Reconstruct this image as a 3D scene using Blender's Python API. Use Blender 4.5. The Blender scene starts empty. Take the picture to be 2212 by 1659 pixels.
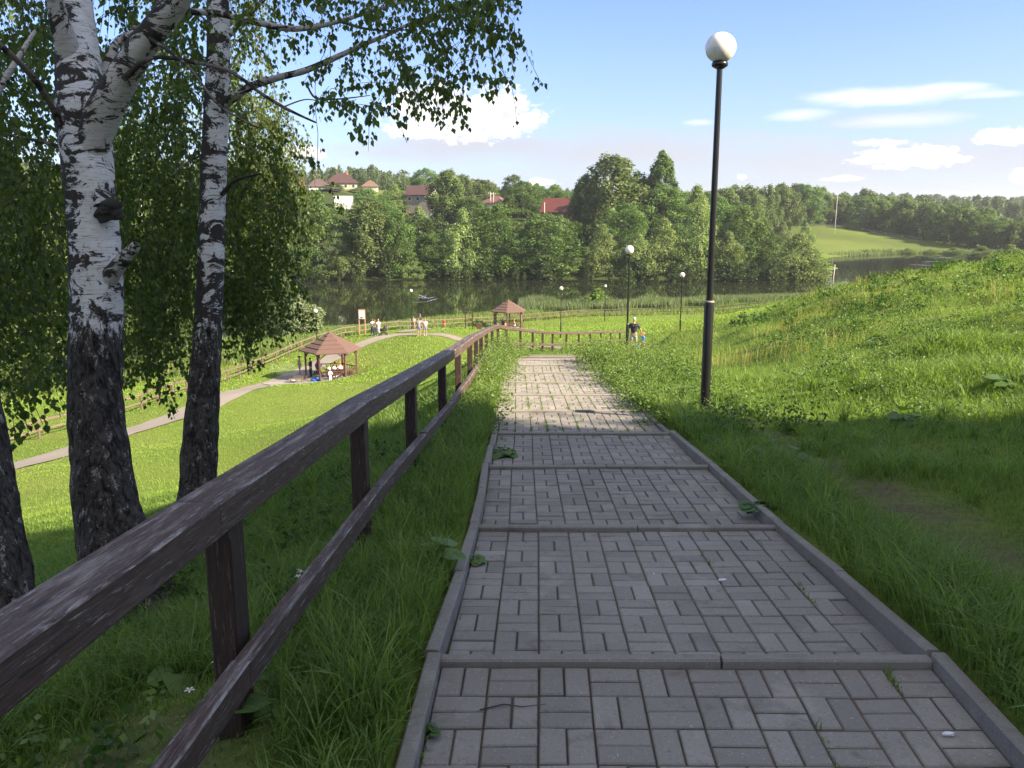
import bpy, math, random
import numpy as np
from mathutils import Vector, Matrix, noise as mnoise

# ------------------------------------------------------------------ camera, sky, sun, exposure
SC = bpy.context.scene
COL = SC.collection
TH = math.radians(12.0)
CT, ST = math.cos(TH), math.sin(TH)
FP = 1790.0
cam_d = bpy.data.cameras.new("camera"); cam = bpy.data.objects.new("camera", cam_d); COL.objects.link(cam)
cam.location = (0, 0, 0); cam.rotation_euler = (math.radians(90) - TH, 0, 0)
cam_d.sensor_width = 36; cam_d.lens = 36 * FP / 2212; cam_d.clip_start = 0.05; cam_d.clip_end = 6000
SC.camera = cam
FILL_CLOUD = 0.235
SUN_AZ = math.radians(24)      # degrees behind pure right (+X)
SUN_EL = math.radians(31)
SD = Vector((math.cos(SUN_AZ) * math.cos(SUN_EL), -math.sin(SUN_AZ) * math.cos(SUN_EL), math.sin(SUN_EL)))
sl = bpy.data.lights.new("sun", 'SUN'); sl.energy = 5.0; sl.angle = math.radians(0.55); sl.color = (1.0, 0.83, 0.60)
so = bpy.data.objects.new("sun", sl); COL.objects.link(so); so.location = (40, -20, 60)
so.rotation_euler = SD.to_track_quat('Z', 'Y').to_euler()
SC.view_settings.view_transform = 'Standard'; SC.view_settings.look = 'None'
SC.view_settings.exposure = 1.9; SC.view_settings.gamma = 1; SC.view_settings.use_curve_mapping = False
cy = SC.cycles
cy.max_bounces = 6; cy.diffuse_bounces = 2; cy.glossy_bounces = 2; cy.transmission_bounces = 3; cy.transparent_max_bounces = 6
cy.use_adaptive_sampling = True; cy.adaptive_threshold = 0.02
try:
    cy.use_denoising = True
except Exception: pass
random.seed(7); RNG = np.random.default_rng(11)

def node_tree(nt):
    N, L = nt.nodes, nt.links
    class T: pass
    t = T(); t.N = N; t.L = L
    def setin(sock, v):
        if hasattr(v, 'is_linked') or isinstance(v, bpy.types.NodeSocket): L.new(v, sock)
        else: sock.default_value = v
    t.setin = setin
    def math_(op, a, b=0.0, c=None, clamp=False):
        n = N.new('ShaderNodeMath'); n.operation = op; n.use_clamp = clamp
        setin(n.inputs[0], a); setin(n.inputs[1], b)
        if c is not None: setin(n.inputs[2], c)
        return n.outputs[0]
    t.m = math_
    def noise(vec, scale, detail=3, rough=0.55, dist=0.0, col=False):
        n = N.new('ShaderNodeTexNoise'); n.inputs['Scale'].default_value = scale; n.inputs['Detail'].default_value = detail
        n.inputs['Roughness'].default_value = rough; n.inputs['Distortion'].default_value = dist
        if vec is not None: L.new(vec, n.inputs['Vector'])
        return n.outputs['Color' if col else 'Fac']
    t.noise = noise
    def mix(f, a, b, mode='MIX'):
        n = N.new('ShaderNodeMix'); n.data_type = 'RGBA'; n.blend_type = mode
        setin(n.inputs[0], f)
        for s, v in ((n.inputs[6], a), (n.inputs[7], b)):
            if isinstance(v, tuple): s.default_value = (*v[:3], 1)
            else: L.new(v, s)
        return n.outputs[2]
    t.mix = mix
    def ramp(f, stops, interp='LINEAR'):
        n = N.new('ShaderNodeValToRGB'); n.color_ramp.interpolation = interp
        e = n.color_ramp.elements
        while len(e) < len(stops): e.new(0.5)
        for i, (p, c) in enumerate(stops):
            e[i].position = p; e[i].color = (*c, 1) if isinstance(c, tuple) else (c, c, c, 1)
        L.new(f, n.inputs[0]); return n.outputs[0]
    t.ramp = ramp
    def smap(v, sx, sy, sz, loc=(0, 0, 0)):
        n = N.new('ShaderNodeMapping'); n.inputs['Scale'].default_value = (sx, sy, sz); n.inputs['Location'].default_value = loc
        L.new(v, n.inputs['Vector']); return n.outputs[0]
    t.smap = smap
    def attr(name, out='Fac'):
        n = N.new('ShaderNodeAttribute'); n.attribute_name = name; return n.outputs[out]
    t.attr = attr
    return t

# ---- world: Nishita sky and clouds by direction
W = bpy.data.worlds.new("World"); SC.world = W; W.use_nodes = True
wn = W.node_tree; wn.nodes.clear(); t = node_tree(wn)
sky = t.N.new('ShaderNodeTexSky'); sky.sky_type = 'NISHITA'; sky.sun_disc = False
sky.sun_elevation = SUN_EL; sky.sun_rotation = math.atan2(SD.x, SD.y)
sky.air_density = 1.0; sky.dust_density = 0.7; sky.ozone_density = 1.6; sky.altitude = 150
tc = t.N.new('ShaderNodeTexCoord'); sep = t.N.new('ShaderNodeSeparateXYZ'); t.L.new(tc.outputs['Generated'], sep.inputs[0])
dx, dy, dz = sep.outputs
az = t.m('MULTIPLY', t.m('ARCTAN2', dx, dy), 57.2958)
el = t.m('MULTIPLY', t.m('ARCSINE', dz), 57.2958)
cv = t.N.new('ShaderNodeCombineXYZ'); t.L.new(az, cv.inputs[0]); t.L.new(t.m('MULTIPLY', el, 1.9), cv.inputs[1])
n_big = t.noise(cv.outputs[0], 1.05, 8, 0.62)
n_bg2 = t.m('ADD', t.m('MULTIPLY', n_big, .72), t.m('MULTIPLY', t.noise(cv.outputs[0], 2.2, 6, .62), .28))
cvs = t.N.new('ShaderNodeCombineXYZ'); t.L.new(t.m('MULTIPLY', az, 0.35), cvs.inputs[0]); t.L.new(t.m('MULTIPLY', el, 1.6), cvs.inputs[1]); cvs.inputs[2].default_value = 7.3
n_str = t.noise(cvs.outputs[0], 0.5, 6, 0.6)
def pix_dir(x, y):
    u = (x - 1106) / FP; v = (y - 829.5) / FP
    X, Y, Z = u, CT - v * ST, -(ST + v * CT)
    l = math.sqrt(X * X + Y * Y + Z * Z)
    return math.degrees(math.atan2(X, Y)), math.degrees(math.asin(Z / l))
def blob(x, y, rx, ry, nz, amt, edge, flat=False):
    a0, e0 = pix_dir(x, y); ra = rx / FP * 57.3; re = ry / FP * 57.3
    a = t.m('DIVIDE', t.m('SUBTRACT', az, a0), ra)
    e = t.m('DIVIDE', t.m('SUBTRACT', el, e0), re)
    if flat:   # flat base: stretch lower half
        e = t.m('MULTIPLY', e, t.m('ADD', t.m('MULTIPLY', t.m('LESS_THAN', e, 0.0), .5), 1.0))
    d = t.m('SQRT', t.m('ADD', t.m('MULTIPLY', a, a), t.m('MULTIPLY', e, e)))
    v = t.m('ADD', t.m('SUBTRACT', 1.0, d), t.m('MULTIPLY', t.m('SUBTRACT', nz, 0.5), amt))
    return t.m('DIVIDE', v, edge, clamp=True)
acc_s = None
def over(a, b):
    if a is None: return b
    return t.m('MAXIMUM', a, b)
# soft veils
for (x, y, rx, ry, k) in [(1020, 318, 320, 52, 1.0), (1330, 325, 460, 56, .95), (1800, 345, 540, 60, .9), (2150, 340, 280, 62, .9), (1900, 262, 160, 22, .55), (640, 330, 80, 25, .7)]:
    acc_s = over(acc_s, t.m('MULTIPLY', blob(x, y, rx, ry, n_str, 1.6, 0.8), k))
acc_t = None
for (x, y, rx, ry, k) in [(1925, 205, 175, 20, .9), (2040, 190, 80, 12, .8), (1720, 248, 70, 14, .6), (1510, 264, 46, 9, .6), (2130, 205, 80, 8, .5), (1950, 262, 120, 16, .5)]:
    acc_t = over(acc_t, t.m('MULTIPLY', blob(x, y, rx, ry, n_str, 1.5, 0.7), k))
acc_c = None
for (x, y, rx, ry) in [(1000, 262, 165, 66), (1075, 236, 80, 48), (1110, 262, 76, 34), (930, 236, 100, 62), (905, 285, 80, 22), (1960, 345, 105, 27), (1900, 310, 55, 9), (2010, 330, 55, 16), (1820, 387, 36, 9), (1172, 394, 34, 11), (2180, 298, 70, 20), (2135, 295, 28, 12), (1604, 384, 10, 7), (660, 333, 50, 18), (2208, 385, 20, 20)]:
    acc_c = over(acc_c, blob(x, y, rx, ry, n_bg2, 2.7, 0.36, flat=True))
hz = t.m('POWER', t.m('SUBTRACT', 1.0, t.m('DIVIDE', t.m('ABSOLUTE', el), 15.0, clamp=True)), 1.6)
scl = t.mix(1.0, sky.outputs[0], (0.046, 0.0505, 0.069), 'MULTIPLY')
basec = t.mix(t.m('MULTIPLY', hz, 0.42), scl, (0.138, 0.166, 0.225))
c1 = t.mix(acc_s, basec, (0.200, 0.210, 0.238))
shade = t.ramp(t.noise(cv.outputs[0], 0.75, 5, 0.6), [(0.36, (0.25, 0.255, 0.28)), (0.54, (0.42, 0.41, 0.40))])
c1 = t.mix(acc_t, c1, (.33, .33, .34))
c2 = t.mix(acc_c, c1, shade)
# unseen broken bright cloud overhead and behind the viewer, added to lift the shade
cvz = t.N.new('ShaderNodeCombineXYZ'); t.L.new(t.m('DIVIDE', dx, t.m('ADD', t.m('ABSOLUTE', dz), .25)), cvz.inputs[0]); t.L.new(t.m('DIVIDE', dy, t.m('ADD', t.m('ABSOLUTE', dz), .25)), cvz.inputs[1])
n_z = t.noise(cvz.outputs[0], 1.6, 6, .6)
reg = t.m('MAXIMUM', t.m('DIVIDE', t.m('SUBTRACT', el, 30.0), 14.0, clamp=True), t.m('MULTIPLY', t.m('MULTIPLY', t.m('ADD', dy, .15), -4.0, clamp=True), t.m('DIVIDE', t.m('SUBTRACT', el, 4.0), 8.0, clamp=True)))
c2 = t.mix(t.m('MULTIPLY', reg, t.ramp(n_z, [(.34, 0.0), (.52, 1.0)])), c2, (FILL_CLOUD * .98, FILL_CLOUD, FILL_CLOUD * 1.06))
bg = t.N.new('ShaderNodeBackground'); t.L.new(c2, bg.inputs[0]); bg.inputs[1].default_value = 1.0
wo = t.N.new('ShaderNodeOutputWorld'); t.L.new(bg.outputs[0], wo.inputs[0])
try:
    W.cycles.sampling_method = 'MANUAL'; W.cycles.sample_map_resolution = 512
except Exception: pass

# ------------------------------------------------------------------ projection helpers
def P(x, y, s):
    u = (x - 1106) / FP; v = (y - 829.5) / FP
    return Vector((s * u, s * (CT - v * ST), -s * (ST + v * CT)))

# ------------------------------------------------------------------ materials
def principled(name):
    m = bpy.data.materials.new(name); m.use_nodes = True
    nt = m.node_tree; t = node_tree(nt); b = nt.nodes['Principled BSDF']
    tc = nt.nodes.new('ShaderNodeTexCoord')
    return m, t, b, tc
def simple(name, col, rough=0.6, var=0.15, scale=8, metal=0.0, bump=0.0, spec=None):
    m, t, b, tc = principled(name)
    n = t.noise(tc.outputs['Object'], scale, 4)
    c = t.mix(n, tuple(x * (1 - var) for x in col), tuple(min(1, x * (1 + var)) for x in col))
    t.L.new(c, b.inputs['Base Color']); b.inputs['Roughness'].default_value = rough; b.inputs['Metallic'].default_value = metal
    if spec is not None: b.inputs['Specular IOR Level'].default_value = spec
    if bump:
        bp = t.N.new('ShaderNodeBump'); bp.inputs['Strength'].default_value = bump; bp.inputs['Distance'].default_value = 0.01
        t.L.new(t.noise(tc.outputs['Object'], scale * 6, 4), bp.inputs['Height']); t.L.new(bp.outputs[0], b.inputs['Normal'])
    return m
def leaf_mat(name, dark, light, trans=0.45, objvar=0.25, rough=0.5, attr='v', tcol=None):
    m = bpy.data.materials.new(name); m.use_nodes = True; nt = m.node_tree; t = node_tree(nt)
    b = nt.nodes['Principled BSDF']; out = nt.nodes['Material Output']
    c = t.mix(t.attr(attr), dark, light)
    oi = nt.nodes.new('ShaderNodeObjectInfo')
    hs = nt.nodes.new('ShaderNodeHueSaturation')
    t.L.new(t.m('ADD', 0.5 - 0.03 * objvar, t.m('MULTIPLY', oi.outputs['Random'], 0.05 * objvar)), hs.inputs['Hue'])
    t.L.new(t.m('ADD', 1 - objvar * .6, t.m('MULTIPLY', oi.outputs['Random'], objvar * 1.2)), hs.inputs['Value'])
    t.L.new(c, hs.inputs['Color'])
    t.L.new(hs.outputs[0], b.inputs['Base Color']); b.inputs['Roughness'].default_value = rough
    b.inputs['Specular IOR Level'].default_value = 0.25
    tr = nt.nodes.new('ShaderNodeBsdfTranslucent')
    tcn = t.mix(1.0, hs.outputs[0], tcol or (1.5, 1.7, 0.55), 'MULTIPLY'); t.L.new(tcn, tr.inputs[0])
    mx = nt.nodes.new('ShaderNodeMixShader'); mx.inputs[0].default_value = trans
    t.L.new(b.outputs[0], mx.inputs[1]); t.L.new(tr.outputs[0], mx.inputs[2]); t.L.new(mx.outputs[0], out.inputs[0])
    return m
M = {}
M['birch_leaf'] = leaf_mat('birch_leaves', (.040, .070, .021), (.122, .168, .046), .45, .1, .42)
M['far_willow'] = leaf_mat('willow_leaves', (.095, .145, .048), (.200, .262, .098), .35, .35)
M['far_alder'] = leaf_mat('alder_leaves', (.040, .086, .022), (.120, .190, .050), .35, .35)
M['far_birch'] = leaf_mat('far_birch_leaves', (.060, .102, .032), (.155, .210, .074), .35, .3)
M['far_wood'] = leaf_mat('wood_leaves', (.048, .078, .030), (.110, .145, .060), .25, .2)
M['grass'] = leaf_mat('grass_blades', (.050, .105, .022), (.200, .300, .075), .42, 0, .5, tcol=(1.45, 1.5, .6))
M['lawn'] = leaf_mat('lawn_blades', (.125, .215, .035), (.250, .360, .070), .42, 0, .5, tcol=(1.45, 1.5, .6))
M['weed'] = leaf_mat('weed_leaves', (.070, .120, .030), (.180, .250, .080), .4, 0.1, .5)
M['scrub'] = leaf_mat('scrub_leaves', (.018, .038, .012), (.070, .105, .032), .25, 0)
M['nettle'] = leaf_mat('nettle_leaves', (.025, .062, .016), (.085, .150, .038), .35, 0.1, .5)
M['burdock'] = leaf_mat('burdock_leaf', (.085, .155, .045), (.135, .220, .070), .4, 0.1, .45)
M['reed'] = leaf_mat('reed_blades', (.075, .110, .060), (.150, .185, .095), .35, 0, .5)
M['drygrass'] = leaf_mat('dry_grass', (.150, .150, .050), (.300, .260, .110), .35, 0, .6)

def ground_material():
    m, t, b, tc = principled('ground_turf')
    o = tc.outputs['Object']
    n1 = t.noise(o, 0.12, 5); n2 = t.noise(o, 2.2, 6, .65); n3 = t.noise(o, 18, 5, .7)
    g = t.mix(n2, (.085, .135, .022), (.175, .235, .045))
    g = t.mix(t.ramp(n1, [(.45, 0.0), (.7, 0.55)]), g, (.20, .21, .06))
    g = t.mix(t.m('MULTIPLY', t.ramp(n3, [(.35, 1.0), (.55, 0.0)]), .5), g, (.035, .055, .014))
    # trodden earth where the vertex attribute says so
    soil = t.mix(t.noise(o, 9, 6, .7), (.060, .046, .036), (.150, .118, .092))
    e = t.m('MULTIPLY', t.attr('soil'), t.ramp(t.noise(o, 3.5, 4), [(.36, 0.35), (.6, 1.0)]))
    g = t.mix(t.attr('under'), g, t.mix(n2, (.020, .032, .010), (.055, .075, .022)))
    c = t.mix(e, g, soil)
    t.L.new(c, b.inputs['Base Color']); b.inputs['Roughness'].default_value = .95; b.inputs['Specular IOR Level'].default_value = .1
    bp = t.N.new('ShaderNodeBump'); bp.inputs['Strength'].default_value = .8; bp.inputs['Distance'].default_value = .05
    t.L.new(t.noise(o, 14, 6, .7), bp.inputs['Height']); t.L.new(bp.outputs[0], b.inputs['Normal'])
    return m
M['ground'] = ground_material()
def paver_material():
    m, t, b, tc = principled('concrete_pavers')
    o = tc.outputs['Object']
    base = t.mix(t.attr('v'), (.198, .188, .175), (.285, .270, .248))
    base = t.mix(t.ramp(t.noise(o, 1.1, 5, .6), [(.3, .55), (.62, 0.0)]), base, (.165, .153, .138))
    base = t.mix(t.ramp(t.noise(o, 70, 3, .7), [(.30, .55), (.46, 0.0)]), base, (.13, .12, .115))
    base = t.mix(t.ramp(t.noise(o, 95, 2, .7), [(.64, 0.0), (.72, .6)]), base, (.52, .49, .45))
    base = t.mix(t.ramp(t.noise(o, 5.5, 6, .7, 1.0), [(.56, 0.0), (.70, .55)]), base, (.11, .095, .08))
    base = t.mix(t.ramp(t.noise(o, 2.6, 6, .7), [(.56, 0.0), (.66, .4)]), base, (.36, .335, .30))
    t.L.new(base, b.inputs['Base Color']); b.inputs['Roughness'].default_value = .88; b.inputs['Specular IOR Level'].default_value = .25
    bp = t.N.new('ShaderNodeBump'); bp.inputs['Strength'].default_value = .55; bp.inputs['Distance'].default_value = .004
    t.L.new(t.noise(o, 160, 4, .7), bp.inputs['Height']); t.L.new(bp.outputs[0], b.inputs['Normal'])
    return m
M['paver'] = paver_material()
def wood_material(name, c0, c1, c2, wear=.35):
    m, t, b, tc = principled(name)
    gc = t.attr('gc', 'Vector')
    g1 = t.noise(t.smap(gc, 2.2, 26, 26), 2.0, 6, .68)
    g2 = t.noise(t.smap(gc, 9, 150, 150), 1.5, 4, .65)
    c = t.mix(g1, c0, c1)
    c = t.mix(t.m('MULTIPLY', t.ramp(g2, [(.42, 0.0), (.60, 1.0)]), .7), c, tuple(x * .55 for x in c0))
    w = t.m('MULTIPLY', t.ramp(t.noise(t.smap(gc, 1.3, 15, 15, (3, 1, 2)), 2.0, 7, .78), [(.50, 0.0), (.66, 1.0)]), wear)
    nrm = t.N.new('ShaderNodeNewGeometry'); sp = t.N.new('ShaderNodeSeparateXYZ'); t.L.new(nrm.outputs['Normal'], sp.inputs[0])
    up = t.m('MULTIPLY', t.m('MAXIMUM', sp.outputs[2], .22), 1.0)
    c = t.mix(t.m('MULTIPLY', w, up), c, c2)
    # flaked paint lines
    fl = t.ramp(t.noise(t.smap(gc, 5.5, 80, 80, (5, 0, 0)), 1.4, 6, .8), [(.585, 0.0), (.63, 1.0)])
    c = t.mix(t.m('MULTIPLY', fl, .75), c, tuple(min(1, x * 1.6) for x in c2))
    kn = t.N.new('ShaderNodeTexVoronoi'); kn.inputs['Scale'].default_value = 1.0; t.L.new(t.smap(gc, 2.6, 9, 9), kn.inputs['Vector'])
    c = t.mix(t.m('MULTIPLY', t.ramp(kn.outputs['Distance'], [(.05, 1.0), (.13, 0.0)]), .85), c, (.014, .009, .008))
    ed = t.m('MULTIPLY', t.m('GREATER_THAN', sp.outputs[2], .40), t.m('LESS_THAN', sp.outputs[2], .93))
    ed = t.m('MULTIPLY', ed, t.ramp(t.noise(t.smap(gc, 3.5, 20, 20, (9, 2, 0)), 1.6, 5, .7), [(.50, 0.0), (.64, .65)]))
    c = t.mix(ed, c, tuple(min(1, x * 1.7) for x in c2))
    # drying checks across the old boards
    ck = t.ramp(t.noise(t.smap(gc, 2.0, 60, 60, (1, 4, 8)), .9, 4, .6), [(.335, 1.0), (.36, 0.0)])
    c = t.mix(t.m('MULTIPLY', ck, .8), c, (.008, .006, .005))
    t.L.new(c, b.inputs['Base Color']); b.inputs['Roughness'].default_value = .62; b.inputs['Specular IOR Level'].default_value = .4
    bp = t.N.new('ShaderNodeBump'); bp.inputs['Strength'].default_value = .5; bp.inputs['Distance'].default_value = .004
    t.L.new(g2, bp.inputs['Height']); t.L.new(bp.outputs[0], b.inputs['Normal'])
    return m
M['rail'] = wood_material('stained_rail_wood', (.044, .025, .020), (.128, .078, .063), (.25, .235, .225), .95)
M['postwood'] = wood_material('stained_post_wood', (.026, .015, .013), (.062, .036, .030), (.12, .09, .08), .25)
M['fence'] = wood_material('weathered_fence_wood', (.11, .076, .060), (.20, .145, .115), (.27, .22, .19), .5)
M['gazebo'] = wood_material('red_brown_gazebo_wood', (.070, .034, .026), (.125, .058, .044), (.20, .12, .10), .3)
M['roof'] = simple('brown_roof_felt', (.105, .062, .054), .85, .14, 3, bump=.4)
def bark_material(name, h0, hw, dark=0.0, tint=(1, 1, 1)):
    m, t, b, tc = principled(name)
    o = tc.outputs['Object']; sp = t.N.new('ShaderNodeSeparateXYZ'); t.L.new(o, sp.inputs[0])
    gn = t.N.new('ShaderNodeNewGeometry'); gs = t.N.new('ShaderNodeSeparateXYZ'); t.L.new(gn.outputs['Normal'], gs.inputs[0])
    white = t.mix(t.noise(t.smap(o, 3, 3, 30), 2, 5, .6), tuple(.40 * q for q in tint), tuple(.68 * q for q in tint))
    white = t.mix(t.ramp(t.noise(t.smap(o, 2.2, 2.2, 1.4, (4, 2, 1)), 2, 5, .6), [(.45, 0.0), (.7, .6)]), white, tuple(q * f for q, f in zip(tint, (.36, .32, .28))))
    lent = t.ramp(t.noise(t.smap(o, 9, 9, 110), 1.3, 4, .65), [(.56, 0.0), (.66, .85)])      # fine horizontal lenticels
    c = t.mix(lent, white, (.14, .11, .10))
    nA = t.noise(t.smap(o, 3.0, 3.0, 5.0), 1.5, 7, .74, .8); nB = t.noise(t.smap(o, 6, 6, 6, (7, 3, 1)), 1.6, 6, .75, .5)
    edge = t.m('MULTIPLY', t.m('MAXIMUM', t.m('MULTIPLY', gs.outputs[0], -1.0), 0.0), .12)     # more black scars on the left-facing side
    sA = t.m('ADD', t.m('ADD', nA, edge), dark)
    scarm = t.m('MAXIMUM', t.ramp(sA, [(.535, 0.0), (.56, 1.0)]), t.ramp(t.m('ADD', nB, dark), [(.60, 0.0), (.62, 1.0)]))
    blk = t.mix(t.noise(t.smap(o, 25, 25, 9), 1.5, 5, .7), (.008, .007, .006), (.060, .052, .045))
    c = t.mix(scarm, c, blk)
    brk = t.m('ADD', t.m('MULTIPLY', t.m('SUBTRACT', t.noise(t.smap(o, 5, 5, 1.6), 2, 7, .8), .5), hw * 5.0), t.m('MULTIPLY', t.m('SUBTRACT', t.noise(t.smap(o, 16, 16, 4), 2, 4, .7), .5), hw * 2.0))
    low = t.m('DIVIDE', t.m('SUBTRACT', h0, t.m('ADD', sp.outputs[2], brk)), hw * .35, clamp=True)
    furrow = t.noise(t.smap(o, 24, 24, 7), 1.3, 6, .7, .8)
    dk = t.mix(t.ramp(furrow, [(.38, 0.0), (.60, 1.0)]), (.008, .007, .006), (.105, .092, .082))
    dk = t.mix(t.ramp(t.noise(t.smap(o, 9, 9, 5, (3, 1, 0)), 2, 6, .8), [(.575, 0.0), (.60, .85)]), dk, (.36, .34, .32))
    c = t.mix(low, c, dk)
    t.L.new(c, b.inputs['Base Color']); b.inputs['Roughness'].default_value = .8; b.inputs['Specular IOR Level'].default_value = .2
    bp = t.N.new('ShaderNodeBump'); bp.inputs['Distance'].default_value = .035
    t.L.new(t.m('ADD', t.m('MULTIPLY', low, .8), .2), bp.inputs['Strength'])
    t.L.new(t.m('SUBTRACT', t.m('MULTIPLY', furrow, t.m('ADD', low, .15)), t.m('MULTIPLY', scarm, .25)), bp.inputs['Height']); t.L.new(bp.outputs[0], b.inputs['Normal'])
    return m
M['trunk_far'] = simple('far_trunk_bark', (.16, .145, .125), .9, .4, 1.5)
M['twig'] = simple('birch_twig', (.055, .038, .032), .8)
M['lamp_black'] = simple('black_painted_steel', (.010, .010, .011), .30, .2, 5, spec=.5)
def globe_material():
    m, t, b, tc = principled('opal_globe')
    n = t.noise(t.smap(tc.outputs['Object'], 1, 1, .6), 9, 5, .7)
    c = t.mix(t.ramp(n, [(.50, 0.0), (.70, .6)]), (.74, .72, .70), (.38, .33, .27))
    t.L.new(c, b.inputs['Base Color']); b.inputs['Roughness'].default_value = .22
    b.inputs['Subsurface Weight'].default_value = .25; b.inputs['Subsurface Radius'].default_value = (.08, .08, .08)
    return m
M['globe'] = globe_material()
def water_material():
    m, t, b, tc = principled('lake_water')
    b.inputs['Base Color'].default_value = (.016, .020, .011, 1); b.inputs['Roughness'].default_value = .035
    b.inputs['IOR'].default_value = 1.33
    o = tc.outputs['Object']
    h = t.m('ADD', t.noise(t.smap(o, 1, .45, 1), .55, 4, .55), t.m('MULTIPLY', t.noise(t.smap(o, 1, .35, 1), .05, 3), 2.0))
    bp = t.N.new('ShaderNodeBump'); bp.inputs['Strength'].default_value = .10; bp.inputs['Distance'].default_value = .10
    t.L.new(h, bp.inputs['Height']); t.L.new(bp.outputs[0], b.inputs['Normal'])
    return m
M['water'] = water_material()
M['asphalt'] = simple('worn_path_asphalt', (.205, .182, .160), .92, .14, .8, bump=.5)
M['concrete'] = simple('old_concrete', (.24, .225, .205), .9, .2, 6, bump=.5)
M['soil'] = simple('bare_soil', (.10, .075, .055), .95, .4, 4, bump=.6)

# ------------------------------------------------------------------ mesh builders
def mesh_np(name, V, F, v=None, mat=None, extra=None, smooth=False):
    """V (n,3), F (m,k) or list of such arrays"""
    me = bpy.data.meshes.new(name)
    Fs = F if isinstance(F, list) else [F]
    loops = np.concatenate([f.ravel() for f in Fs]).astype(np.int32)
    cnt = np.concatenate([np.full(len(f), f.shape[1], np.int32) for f in Fs])
    start = np.concatenate([[0], np.cumsum(cnt)[:-1]]).astype(np.int32)
    me.vertices.add(len(V)); me.loops.add(len(loops)); me.polygons.add(len(cnt))
    me.vertices.foreach_set('co', np.asarray(V, np.float32).ravel())
    me.loops.foreach_set('vertex_index', loops)
    me.polygons.foreach_set('loop_start', start)
    try: me.polygons.foreach_set('loop_total', cnt)
    except Exception: pass
    me.polygons.foreach_set('use_smooth', np.full(len(cnt), bool(smooth)))
    me.update(calc_edges=True)
    if v is not None:
        a = me.attributes.new('v', 'FLOAT', 'POINT'); a.data.foreach_set('value', np.asarray(v, np.float32))
    for k, arr in (extra or {}).items():
        a = me.attributes.new(k, 'FLOAT', 'POINT'); a.data.foreach_set('value', np.asarray(arr, np.float32))
    if mat: me.materials.append(mat)
    return me
def link(name, me, parent=None, loc=None):
    o = bpy.data.objects.new(name, me); COL.objects.link(o)
    if parent is not None: o.parent = parent
    if loc is not None: o.location = loc
    return o
def tag(o, label, cat, group=None):
    o['label'] = label; o['category'] = cat
    if group: o['group'] = group
    return o
def thing(name, label, cat, loc=(0, 0, 0), rz=0, group=None):
    o = bpy.data.objects.new(name, None); COL.objects.link(o); o.empty_display_size = .2
    o.location = loc; o.rotation_euler = (0, 0, rz); return tag(o, label, cat, group)
def kind(o, k): o['kind'] = k; return o
def dup(root, loc, rz=0, label=None, group=None, scale=None, cat=None):
    def cp(o, par):
        c = o.copy(); COL.objects.link(c); c.parent = par
        for ch in [x for x in ALLOBJ if x.parent == o]: cp(ch, c)
        return c
    ALLOBJ = list(root.children_recursive)
    r = cp(root, None); r.location = loc; r.rotation_euler = (0, 0, rz)
    if scale: r.scale = scale if isinstance(scale, tuple) else (scale,) * 3
    if label: r['label'] = label
    if group: r['group'] = group
    if cat: r['category'] = cat
    return r

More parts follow.
